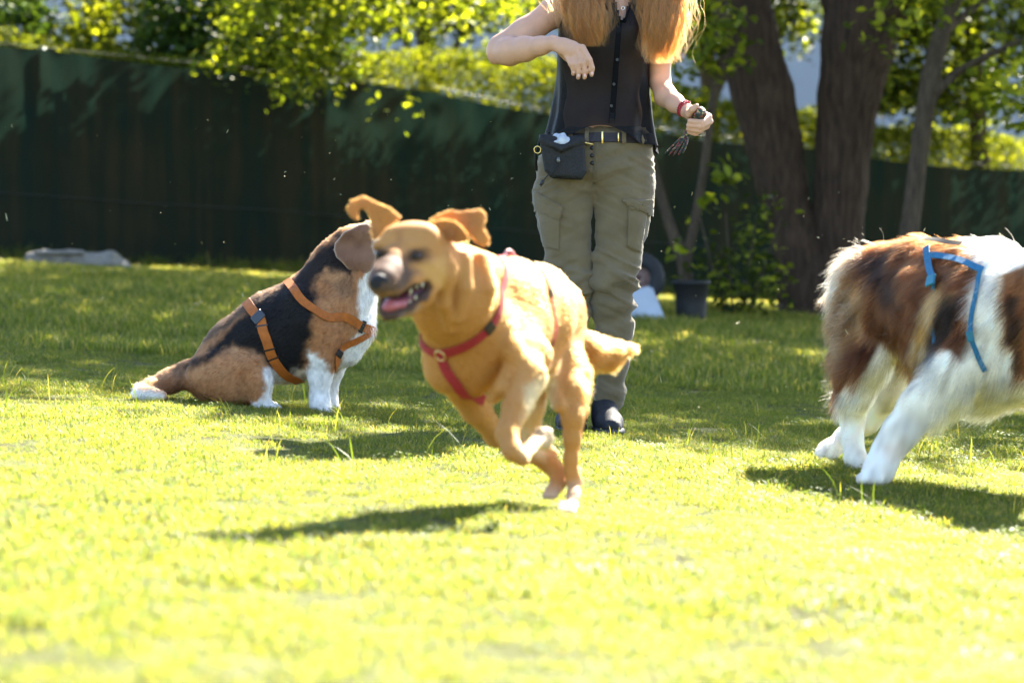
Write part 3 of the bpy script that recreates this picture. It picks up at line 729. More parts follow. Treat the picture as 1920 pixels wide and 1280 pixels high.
def build_props():
    # weathered timber edging by the fence, left
    lo = (P(140, 505, 23.2)[0], 23.2, float(gz(P(140, 505, 23.2)[0], 23.2)))
    B = Body(.012); x0 = -.40
    B.box((-.39, -.13, -.05), (.33, .13, .135), .03).chain([((.30, 0, .06), .075), ((.42, 0, .0), .05)], k=.05, flat=((0, 1, 0), .6)).box((-.30, -.2, .12), (.10, -.05, .15), .01)
    me = B.mesh('stone'); displace(me, lambda V, N: .010 * vnoise(V, 14) + .006 * vnoise(V, 40))
    o = link('concrete_trough', me, plain('old_concrete', (.20, .18, .16), .9, .35, 7, .5)); o.location = lo
    tag(o, 'long weathered grey concrete block lying in the grass against the fence, far left', 'block')
    # wheel and pale wedge block behind the woman
    Yw = 19.5; c = P(1196, 522, Yw); z0 = float(gz(c[0], Yw))
    w = thing('spare_wheel', 'black rubber wheel with rusty hub standing on the pale grey wedge behind the woman', 'wheel', (c[0], Yw, c[2] - M(42, Yw)))
    rr = M(34, Yw); tv = []; sg = 40; pr = [(-.07, -.03), (-.085, .02), (-.07, .055), (-.03, .07), (.03, .07), (.07, .055), (.085, .02), (.07, -.03)]
    for i in range(sg):
        a = 2 * math.pi * i / sg
        for (dy, dr) in pr:
            r_ = rr * .9 + dr + (.004 if i % 2 and dr > .06 else 0); tv.append((r_ * math.cos(a), dy, M(42, Yw) + r_ * math.sin(a)))
    m = len(pr); Q = [(i * m + j, ((i + 1) % sg) * m + j, ((i + 1) % sg) * m + (j + 1) % m, i * m + (j + 1) % m) for i in range(sg) for j in range(m)]
    tyre = link('tyre', mesh_np('tyre', tv, Q), plain('tyre_rubber', (.018, .018, .02), .7), w)
    V = []; Fc = []
    rings = [(.0, -.02), (.018, -.075), (.035, -.08), (.05, -.045), (.085, -.04), (.105, -.06), (.12, -.05)]
    for (r_, dy) in rings:
        for i in range(24): a = 2 * math.pi * i / 24; V.append((max(r_, .002) * math.cos(a), dy, M(42, Yw) + max(r_, .002) * math.sin(a)))
    Fc = [(k * 24 + i, k * 24 + (i + 1) % 24, (k + 1) * 24 + (i + 1) % 24, (k + 1) * 24 + i) for k in range(len(rings) - 1) for i in range(24)]
    link('rim', mesh_np('rim', V, Fc), plain('rusty_hub', (.20, .12, .10), .7, .4, 30), w)
    a = P(1085, 612, Yw); b = P(1248, 612, Yw); top = c[2] - M(46, Yw)
    z0 = a[2]; zb = float(gz(c[0], Yw)) - .04
    V = [(a[0], Yw - .22, zb), (b[0], Yw - .22, zb), (b[0], Yw + .22, zb), (a[0], Yw + .22, zb),
         (a[0] + .03, Yw - .12, top + .02), (b[0] - .10, Yw - .12, top + .12), (b[0] - .10, Yw + .12, top + .12), (a[0] + .03, Yw + .12, top + .02)]
    me = mesh_np('wedge', [np.array(v) - np.array((c[0], Yw, zb)) for v in V], [(0, 1, 5, 4), (1, 2, 6, 5), (2, 3, 7, 6), (3, 0, 4, 7), (4, 5, 6, 7), (3, 2, 1, 0)])
    bm = bmesh.new(); bm.from_mesh(me); bmesh.ops.bevel(bm, geom=bm.edges[:], offset=.015, segments=2, affect='EDGES'); bm.to_mesh(me); bm.free()
    o = link('wedge_block', me, plain('pale_block', (.42, .45, .50), .8, .08, 5, .2), shade=False); o.location = (c[0], Yw, zb)
    tag(o, 'pale grey sloping wedge block on the grass under the black wheel', 'block')
    # dark planter by the young tree
    Yp = 20.0; c = P(1290, 590, Yp); r_ = M(34, Yp); V = []; H = M(74, Yp)
    rings = [(.8, 0), (.86, .4), (.93, .88), (1.03, .9), (1.05, 1.0), (.95, 1.0), (.9, .86), (.02, .84)]
    for (k, h) in rings:
        for i in range(28): a_ = 2 * math.pi * i / 28; V.append((r_ * k * math.cos(a_), r_ * k * math.sin(a_), H * h))
    Fc = [(k * 28 + i, k * 28 + (i + 1) % 28, (k + 1) * 28 + (i + 1) % 28, (k + 1) * 28 + i) for k in range(len(rings) - 1) for i in range(28)]
    o = link('planter', mesh_np('planter', V, Fc), plain('black_plastic', (.016, .015, .014), .6)); o.location = (c[0], Yp - .35, float(gz(c[0], Yp)) - .01)
    tag(o, 'round black tub standing on the grass at the foot of the thin forked tree', 'tub')
    # bits of dry grass and dust thrown up by the running dogs
    V = []; Fc = []
    def bit(p, s):
        o = len(V); d = rng.normal(size=3); d /= np.linalg.norm(d); e = np.cross(d, rng.normal(size=3)); e /= np.linalg.norm(e)
        bend = np.cross(d, e) * s * .4 * rng.random()
        for k, (l, wd) in enumerate(((-1, .0), (-.3, .09), (.4, .07), (1, 0))):
            pt = p + d * l * s + bend * (1 - l * l); V.append(pt + e * wd * s * .6 + e * .0004); V.append(pt - e * wd * s * .6 - e * .0004)
        for k in range(3): Fc.append((o + 2 * k, o + 2 * k + 1, o + 2 * k + 3, o + 2 * k + 2))
    for _ in range(150):
        px = rng.normal(1500, 190) if rng.random() < .62 else rng.uniform(0, 1000); py = rng.uniform(360, 860) if px > 1000 else rng.uniform(200, 560)
        Y = rng.uniform(7.6, 10.5); bit(P(px, py, Y), rng.uniform(.0012, .004) if rng.random() < .85 else rng.uniform(.006, .014))
    o = link('flying_grass_bits', mesh_np('bits', V, Fc), plain('dry_straw', (.55, .50, .26), .6), shade=False); o['kind'] = 'stuff'

build_ground(); build_fence(); build_hedge(); build_house(); build_trees(); back_trees(); build_props(); build_grass()
# ------------------------------------------------------------------ dogs
def polyear(vox, outline, Y, t, off, bend=None, extra=None, k=.01, rnd=.003):
    """a soft ear flap: outline in photo pixels at distance Y"""
    o = P(outline[0][0], outline[0][1], Y); u = np.array((1., 0, 0)); v = np.array((0, 0, 1.)); n = np.array((0, 1., 0))
    pts = [((P(a, b, Y) - o)[0], (P(a, b, Y) - o)[2]) for a, b in outline]
    B = Body(vox); B.poly(pts, o - np.array(off), u, v, n, t, k, bend, rnd)
    if extra: B.chain(shift(extra, off), k=.012)
    return B
EYE = None
def eye_part(root, pr, iris=(.10, .05, .015)):
    c = local(pr[0], root); r = pr[1]
    bm = bmesh.new(); bmesh.ops.create_uvsphere(bm, u_segments=20, v_segments=14, radius=r)
    for v in bm.verts: v.co += Vector(c)
    me = bpy.data.meshes.new('eye'); bm.to_mesh(me); bm.free()
    m, nt, out = nm('eye'); b = node(nt, 'BsdfPrincipled', Roughness=.14); b.inputs['Specular IOR Level'].default_value = .3
    g = node(nt, 'TexCoord'); mp = node(nt, 'Vector' if False else 'Mapping'); nt.links.new(g.outputs['Object'], mp.inputs[0])
    front = c + np.array((-.25, -1, .0)) * r * .98
    d = node(nt, 'VectorMath', operation='DISTANCE'); nt.links.new(g.outputs['Object'], d.inputs[0]); d.inputs[1].default_value = tuple(front)
    s = node(nt, 'Math', operation='DIVIDE'); nt.links.new(d.outputs['Value'], s.inputs[0]); s.inputs[1].default_value = r * 1.6
    rp = rampn(nt, s.outputs[0], [(0, (.004, .003, .003)), (.28, (.004, .003, .003)), (.34, iris), (.62, tuple(np.array(iris) * .6)), (.7, (.02, .015, .012)), (1, (.02, .016, .013))])
    nt.links.new(rp.outputs[0], b.inputs['Base Color']); nt.links.new(b.outputs[0], out.inputs[0])
    return link('eye', me, m, root)
RED = plain('red_webbing', (.33, .018, .022), .75, .18, 90, .4, 400)
ORANGE = plain('orange_leather', (.40, .105, .008), .6, .2, 60, .35, 300)
BLUE = plain('blue_webbing', (.012, .13, .25), .65, .2, 80, .3, 350)
BLACKP = plain('black_buckle', (.012, .012, .013), .35, .2, 50)
BLACKW = plain('black_webbing', (.014, .013, .013), .8, .2, 80)
METAL = plain('ring_metal', (.75, .72, .66), .25, .1, 50, metallic=.9)

def buckle_at(Cs, Ns, i, size, mat, parent, name='buckle'):
    """a small rectangular plastic slider around the strap at point i"""
    t = Cs[min(i + 1, len(Cs) - 1)] - Cs[max(i - 1, 0)]; t /= np.linalg.norm(t); n = Ns[i]; s = np.cross(n, t); s /= np.linalg.norm(s); n = np.cross(t, s) if np.cross(t, s) @ n > 0 else -np.cross(t, s)
    me = box_mesh(name, (-size[0] / 2, -size[1] / 2, 0), (size[0] / 2, size[1] / 2, size[2]), min(size) * .3)
    Mx = Matrix((tuple(t), tuple(s), tuple(n))).transposed().to_4x4(); Mx.translation = Vector(Cs[i] + n * .002)
    me.transform(Mx); return link(name, me, mat, parent, False)
def ring_part(c, nrm, r, rr, mat, parent, name='ring', seg=20):
    nrm = Vector(nrm).normalized(); a = nrm.orthogonal().normalized(); b = nrm.cross(a)
    pts = [Vector(c) + (a * math.cos(t) + b * math.sin(t)) * r for t in np.linspace(0, 2 * math.pi, seg + 1)]
    return link(name, tube_mesh(name, pts, rr, 8, False), mat, parent)

G_P = P
def lab():
    P = lambda px, py, Y: G_P(px, py, Y + .12)
    q = lambda px, py, Y, r: (P(px, py, Y), M(r, Y + .12))
    Y0 = 6.75; lo = P(960, 955, Y0); lo[2] = float(gz(lo[0], Y0 + .12))
    root = thing('dog', 'golden tan dog in a red harness running open mouthed toward the camera', 'dog', tuple(lo))
    S = lambda c: shift(c, lo)
    B = Body(.0052)
    C = lambda *a, k=.03, flat=None: B.chain(S([q(*p) for p in a]), k=k, flat=flat)
    # trunk
    C((882, 648, 6.47, 84), (935, 610, 6.60, 92), (985, 595, 6.78, 86), (1040, 602, 6.98, 58), k=.04)
    C((905, 535, 6.50, 55), (960, 545, 6.62, 55), (1010, 555, 6.80, 50), (1045, 570, 6.95, 45), k=.04)
    C((845, 690, 6.45, 48), (880, 700, 6.45, 42), k=.04)
    C((950, 640, 6.52, 66), (992, 668, 6.46, 44), k=.03)      # near shoulder
    C((1000, 680, 6.72, 46), (1020, 690, 6.85, 36), k=.03)    # belly
    # neck with loose skin
    C((815, 505, 6.28, 60), (850, 560, 6.36, 76), (882, 620, 6.45, 84), k=.04)
    C((862, 500, 6.36, 42), (895, 520, 6.44, 50), k=.03)
    C((868, 488, 6.255, 17), (872, 540, 6.245, 16), (860, 598, 6.26, 11), k=.006)
    C((902, 488, 6.32, 16), (914, 540, 6.30, 17), (903, 600, 6.31, 11), k=.008)
    C((838, 520, 6.21, 14), (832, 570, 6.23, 12), (842, 620, 6.28, 8), k=.016)
    C((935, 600, 6.43, 26), (958, 655, 6.38, 20), (985, 690, 6.37, 20), k=.02)
    # head
    B.ell(np.array(P(776, 466, 6.235)) - lo, (M(68, 6.2), M(70, 6.2), M(53, 6.2)), k=.03)
    C((826, 500, 6.22, 32), (800, 510, 6.19, 34), k=.03)      # cheek
    C((738, 444, 6.190, 18), (798, 443, 6.192, 19), k=.03)
    C((706, 462, 6.186, 9), (726, 457, 6.168, 9), k=.02)
    C((764, 462, 6.150, 10), (800, 467, 6.168, 10), k=.018)
    C((708, 492, 6.155, 9), (724, 494, 6.13, 8), k=.012)
    C((765, 499, 6.13, 10), (803, 495, 6.155, 12), k=.014)
    C((754, 478, 6.182, 31), (741, 497, 6.142, 32), (727, 515, 6.09, 28), (718, 526, 6.06, 25), (713, 532, 6.045, 21), k=.016)
    C((792, 515, 6.155, 17), (766, 525, 6.12, 17), (738, 541, 6.075, 14), (716, 546, 6.055, 12), k=.012)  # upper lips
    C((716, 505, 6.125, 17), (704, 530, 6.075, 15), k=.012)
    # lower jaw: a trough open upward
    C((808, 545, 6.17, 12), (790, 561, 6.145, 10), (764, 578, 6.115, 9), (742, 590, 6.095, 9), (724, 592, 6.085, 9), (716, 582, 6.095, 7), (716, 560, 6.125, 6), k=.01)
    C((800, 555, 6.19, 18), (770, 580, 6.14, 11), (740, 592, 6.115, 9), k=.012)
    C((812, 535, 6.18, 14), (806, 528, 6.16, 10), k=.012)
    # eye sockets
    LIDS = 1
    B.ell(np.array(P(780, 481, 6.115)) - lo, (M(17, 6.1), M(16, 6.1), M(10, 6.1)), k=.006, sub=True)
    B.ell(np.array(P(714, 477, 6.12)) - lo, (M(12, 6.1), M(16, 6.1), M(10, 6.1)), k=.006, sub=True)
    for pts in (((763, 479), (771, 474), (782, 472), (793, 477), (799, 484)), ((765, 485), (775, 490), (787, 489), (797, 485)), ((704, 476), (710, 469), (718, 469), (725, 475)), ((706, 481), (714, 486), (723, 482))):
        Yl = 6.132; C(*[(a, b, Yl + (.012 if a > 792 or a < 707 else 0), 3.2) for a, b in pts], k=.004)
    # near foreleg, folded
    C((975, 668, 6.44, 42), (992, 708, 6.38, 33), (968, 765, 6.31, 26), (950, 812, 6.25, 20), (960, 845, 6.22, 18), (980, 860, 6.22, 14), k=.011)
    C((962, 690, 6.385, 22), (942, 725, 6.36, 17), (925, 745, 6.38, 12), k=.008)
    C((980, 858, 6.23, 13), (994, 840, 6.30, 12), (1010, 824, 6.36, 14), (1022, 818, 6.38, 11), k=.008)
    for dx, dy in ((1028, 808), (1032, 820), (1028, 832)): C((1014, dy, 6.36, 9), (dx, dy, 6.38, 8), k=.005)
    # far foreleg pushing back under the body
    C((856, 705, 6.52, 38), (892, 765, 6.62, 27), (930, 815, 6.72, 20), (985, 845, 6.82, 17), (1030, 868, 6.86, 16), (1048, 888, 6.86, 14), (1045, 908, 6.83, 12), (1034, 924, 6.80, 11), k=.02)
    for dx in (-7, 3, 12): C((1036 + dx, 915, 6.80, 6), (1028 + dx, 930, 6.78, 6), k=.005)
    # near hind leg
    C((1038, 620, 6.96, 52), (1050, 680, 6.86, 42), (1066, 732, 6.79, 27), (1073, 780, 6.76, 19), (1072, 820, 6.77, 14), (1070, 860, 6.79, 11.5), (1071, 885, 6.80, 10.5), (1079, 903, 6.81, 11), (1075, 928, 6.77, 10), (1068, 950, 6.73, 10.5), k=.02)
    C((1084, 700, 6.86, 20), (1088, 770, 6.80, 12), (1078, 860, 6.83, 6), k=.02)
    C((1040, 640, 6.86, 22), (1030, 700, 6.80, 18), (1048, 760, 6.74, 14), k=.014)
    C((1082, 880, 6.83, 8), (1084, 903, 6.83, 8), k=.01)
    for dx in (-10, 0, 10): C((1066 + dx, 946, 6.71, 8), (1060 + dx, 960, 6.67, 7.5), k=.006)
    # far hind leg
    C((1000, 690, 6.90, 40), (992, 760, 6.84, 28), (995, 810, 6.88, 19), (1015, 835, 6.96, 14), (1035, 850, 7.00, 12), k=.02)
    # tail
    C((1070, 634, 7.02, 32), (1098, 662, 7.06, 34), (1135, 666, 7.09, 26), (1178, 653, 7.11, 9), k=.025)
    me = B.mesh('body', 2)
    def col(V):
        W = V + lo; x, y = pix(W); Yd = W[:, 1] - .12
        x = x + 5 * vnoise(W, 40); y = y + 5 * vnoise(W, 40, 2)
        c = np.tile(np.array((.43, .185, .052)), (len(V), 1))
        c = mix(c, (.50, .245, .08), .5 + .5 * vnoise(W, 12, 5))
        c = mix(c, (.42, .17, .035), in_poly(x, y, [(770, 570), (900, 560), (960, 640), (930, 740), (860, 740), (780, 680)], 26) * .6)  # darker orange chest: shade of the front put into the coat colour
        c = mix(c, (.60, .36, .14), in_poly(x, y, [(940, 440), (1110, 480), (1110, 560), (980, 540)], 20) * .6)  # paler top of the back: sunlit rim put into the coat colour
        c = mix(c, (.62, .45, .24), in_poly(x, y, [(985, 725), (1035, 700), (1045, 790), (1020, 860), (975, 850)], 12) * .9)
        c = mix(c, (.50, .34, .20), in_poly(x, y, [(1000, 800), (1040, 800), (1040, 845), (1000, 840)], 6) * (Yd < 6.6))
        c = mix(c, (.62, .48, .34), sstep((y - 890) / 50) * .7)
        head = Yd < 6.30
        c = mix(c, (.062, .042, .036), in_poly(x, y, [(690, 500), (712, 486), (735, 466), (758, 486), (782, 512), (772, 530), (742, 556), (690, 556)], 12) * head * .9)
        c = mix(c, (.34, .14, .05), in_poly(x, y, [(740, 418), (756, 418), (750, 480), (738, 480)], 6) * head * .55)
        c = mix(c, (.60, .34, .10), in_poly(x, y, [(785, 500), (835, 480), (835, 540), (808, 530)], 8) * head * .5)
        for ex, ey, rx, ry in ((780, 480, 27, 15), (713, 477, 17, 17)):
            e = np.exp(-(((x - ex) / rx) ** 2 + ((y - ey) / ry) ** 2) ** 2); c = mix(c, (.035, .02, .015), e * head * .92)
        c = mix(c, (.16, .08, .04), in_poly(x, y, [(762, 468), (800, 462), (812, 472), (765, 474)], 3) * head * .6)
        jaw = in_poly(x, y, [(806, 527), (815, 540), (798, 562), (770, 586), (745, 602), (718, 604), (708, 585), (712, 556), (738, 556), (768, 538), (796, 528)], 3) * (Yd < 6.22)
        c = mix(c, (.045, .028, .026), jaw * .93)
        c = mix(c, (.30, .22, .17), in_poly(x, y, [(724, 606), (790, 572), (800, 575), (745, 612)], 3) * (Yd < 6.2) * .5)
        return c
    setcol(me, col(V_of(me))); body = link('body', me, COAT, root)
    hd = P(712, 530, 6.0) - lo; back = np.array((.33, .80, -.12)); back /= np.linalg.norm(back)
    def flow(V):
        x, y = pix(V + lo); f = np.tile(back, (len(V), 1)) + (0, 0, -.35)
        leg = sstep((y - 700) / 60)[:, None]; f = f * (1 - leg) + np.array((.05, .15, -1)) * leg
        h = sstep((6.36 - ((V + lo)[:, 1] - .12)) / .12)[:, None]; g = V - hd; g /= np.linalg.norm(g, axis=1)[:, None] + 1e-6
        f = f * (1 - h) + g * h
        tl = sstep((x - 1085) / 20)[:, None] * (y < 730)[:, None]; f = f * (1 - tl) + np.array((.8, .25, -.25)) * tl
        return f
    def ln(V):
        x, y = pix(V + lo); Yd = ((V + lo)[:, 1] - .12); L = np.full(len(V), .0105)
        L = np.where(Yd < 6.27, .0045, L); L = np.where((y > 760), .007, L)
        tl = in_poly(x, y, [(1090, 620), (1200, 600), (1200, 760), (1085, 740)], 8); L = L + tl * .014
        rump = in_poly(x, y, [(1060, 600), (1100, 600), (1110, 800), (1080, 800)], 8); return L + rump * .002
    def notmouth(V):
        x, y = pix(V + lo); Yd = ((V + lo)[:, 1] - .12)
        mth = in_poly(x, y, [(806, 527), (815, 540), (798, 562), (770, 586), (745, 602), (718, 604), (708, 585), (712, 556), (738, 554), (768, 536)], 2) * (Yd < 6.2)
        ey = (np.hypot((x - 780) / 14, (y - 481) / 8) < 1) | (np.hypot((x - 713) / 10, (y - 477) / 8) < 1)
        tl = in_poly(x, y, [(1090, 620), (1200, 600), (1200, 760), (1085, 740)], 8) * 1.5
        return np.clip(1 - mth, 0, 1) * ~(ey & (Yd < 6.25)) * (1 + tl)
    fur('fur', me, 90000, ln, flow, col, FUR, root, rad=.00042, k=3, lift=.17, rand=.13, weight=notmouth, clump=.10, cs=70)
    # ears
    L = [(697, 451), (694, 426), (692, 404), (684, 393), (673, 391), (671, 402), (673, 413), (665, 414), (655, 402), (649, 391), (657, 376), (680, 366), (705, 379), (731, 389), (754, 408), (738, 420), (722, 430), (712, 446)]
    bl = lambda A, Bz: .02 * np.sin((A + .03) * 30) - .25 * np.abs(A) * 0
    inside = (.34, .15, .055)
    def earcol(center, rr):
        def f(V):
            W = V + lo; x, y = pix(W); c = np.tile(np.array((.46, .20, .055)), (len(V), 1))
            return mix(c, inside, np.exp(-(np.hypot(x - center[0], y - center[1]) / rr) ** 2))
        return f
    for nme, B_, cf in (('ear', polyear(.0028, L, 6.36, .0034, lo, lambda A, Z: .018 * np.cos(A * 45) + .9 * (Z - .03) * .3), earcol((690, 440), 16)),
                        ('ear', polyear(.0032, [(802, 413), (821, 402), (845, 393), (861, 397), (902, 391), (912, 402), (908, 428), (919, 446), (916, 461), (904, 463), (892, 456), (880, 440), (858, 424), (830, 424)], 6.41, .0034, lo, lambda A, Z: .02 * np.cos(A * 40) + .15 * A), earcol((880, 415), 30)),
                        ('ear_fold', polyear(.0032, [(803, 416), (830, 410), (853, 414), (866, 425), (879, 441), (879, 454), (857, 457), (832, 449), (812, 436)], 6.32, .0032, lo, lambda A, Z: .022 * np.sin((A + .0) * 35)), earcol((840, 440), 22))):
        me2 = B_.mesh(nme, 2); setcol(me2, cf(V_of(me2))); e = link(nme, me2, COAT, root)
        fur('ear_fur', me2, 5000, lambda V: np.full(len(V), .005), lambda V: np.tile(np.array((.2, .2, .5)), (len(V), 1)), cf, FUR, e, rad=.0004, k=3, lift=.3, rand=.3)
    # eyes, nose, mouth
    eye_part(root, q(779, 481, 6.1435, 12.5), (.05, .024, .010)); eye_part(root, q(714, 477, 6.1445, 10.5), (.05, .024, .010))
    nb = Body(.0022); nc = P(711, 530, 6.035) - lo
    nb.ell(nc, (M(20, 6), M(14, 6), M(16, 6)), k=.004).ell(P(714, 520, 6.045) - lo, (M(16, 6), M(16, 6), M(10, 6)), k=.01)
    for dx in (-11, 8): nb.ell(P(711 + dx, 533, 6.018) - lo, (M(5, 6), M(7, 6), M(3.6, 6)), k=.003, sub=True)
    nb.chain(S([q(709, 540, 6.025, 1.2), q(709, 550, 6.045, 1.2)]), k=.002, sub=False)
    link('nose', nb.mesh('nose', 1), plain('wet_nose', (.022, .020, .022), .55, .3, 260, .5, 700, spec=.25), root)
    mb = Body(.003); mb.chain(S([q(798, 541, 6.17, 9), q(768, 557, 6.155, 15), q(742, 570, 6.14, 16), q(728, 570, 6.13, 12)]), k=.01)
    link('mouth_lining', mb.mesh('mouth_lining'), plain('mouth_lining', (.11, .028, .035), .35, .35, 60), root)
    tb = Body(.0025); tb.chain(S([q(775, 562, 6.14, 7), q(752, 570, 6.11, 9.5), q(733, 572, 6.09, 11.5), q(725, 578, 6.085, 9)]), k=.01, flat=((.4, .0, .9), 1.25))
    link('tongue', tb.mesh('tongue', 2), plain('tongue', (.40, .10, .11), .28, .15, 120, .3, 500), root)
    ivory = plain('tooth', (.70, .62, .42), .3, .1, 60)
    for (x, y, Y, r, dx, dy) in ((740, 588, 6.05, 4.5, 2, -16), (771, 536, 6.085, 5, -2, 18), (746, 546, 6.06, 3.5, 0, 10), (722, 590, 6.035, 2.6, -1, -6), (728, 591, 6.035, 2.6, 0, -6), (734, 590, 6.038, 2.6, 0, -6),
                                 (758, 576, 6.08, 3, 1, -7), (768, 568, 6.09, 3.4, 1, -7), (779, 560, 6.10, 3.6, 1, -7), (782, 533, 6.10, 4, -1, 9), (792, 531, 6.12, 3.5, 0, 8), (716, 582, 6.05, 3, 1, -8)):
        Y = 6.15 + (Y - 6.15) * .55; a = P(x, y, Y) - lo; b = P(x + dx, y + dy, Y - .004) - lo
        link('tooth', tube_mesh('tooth', [a, a * .6 + b * .4, b], [M(r * .75, 6), M(r * .6, 6), M(r * .15, 6)], 8), ivory, root)
    # harness
    hv = thing_harness = bpy.data.objects.new('harness', None); COL.objects.link(hv); hv.parent = root; hv['label'] = 'red webbing harness with black buckles and a brass ring'
    bv = bvh_of(me); Pl = lambda x, y, Y: P(x, y, Y) - lo
    w = M(21, 6.4)
    ringp = Pl(824, 668, 6.36)
    o, Cs, Ns = ribbon('strap', bv, [ringp, Pl(850, 644, 6.36), Pl(884, 610, 6.35), Pl(908, 578, 6.36), Pl(922, 548, 6.40), Pl(930, 512, 6.46), Pl(940, 485, 6.56)], w, .002, .0045, RED, hv)
    buckle_at(Cs, Ns, int(len(Cs) * .40), (M(22, 6.4), w * 1.2, .006), BLACKP, hv)
    ribbon('strap', bv, [ringp, Pl(806, 652, 6.40), Pl(786, 632, 6.46), Pl(778, 600, 6.55), Pl(800, 540, 6.62), Pl(850, 495, 6.62)], w * .85, .002, .0045, RED, hv)
    ribbon('strap', bv, [ringp, Pl(838, 692, 6.38), Pl(858, 718, 6.40), Pl(884, 741, 6.46), Pl(910, 752, 6.56)], w, .002, .0045, RED, hv)
    ribbon('back_strap', bv, [Pl(925, 482, 6.52), Pl(950, 487, 6.60), Pl(975, 496, 6.68)], w * .7, .002, .004, RED, hv)
    o, Cs, Ns = ribbon('girth_strap', bv, [Pl(962, 488, 6.66), Pl(985, 505, 6.64), Pl(1008, 530, 6.62), Pl(1022, 556, 6.62)], w * .62, .002, .004, BLACKW, hv)
    ribbon('girth_strap', bv, [Pl(1022, 556, 6.62), Pl(1030, 590, 6.62), Pl(1032, 625, 6.63), Pl(1028, 655, 6.65), Pl(1015, 690, 6.68), Pl(985, 712, 6.72)], w * .6, .002, .004, RED, hv)
    buckle_at(Cs, Ns, len(Cs) - 2, (M(16, 6.5), w * .85, .006), BLACKP, hv)
    brass = plain('brass', (.75, .55, .25), .3, .1, metallic=.9)
    loc, nor, _, _ = bv.find_nearest(Vector(ringp)); ring_part(loc + nor * .007, nor, M(11, 6.4), .0022, brass, hv)
    ring_part(Vector(Pl(956, 484, 6.62)) , (.75, -.6, .15), M(15, 6.6), .0035, plain('handle_loop', (.62, .30, .28), .4, .1), hv, 'handle')

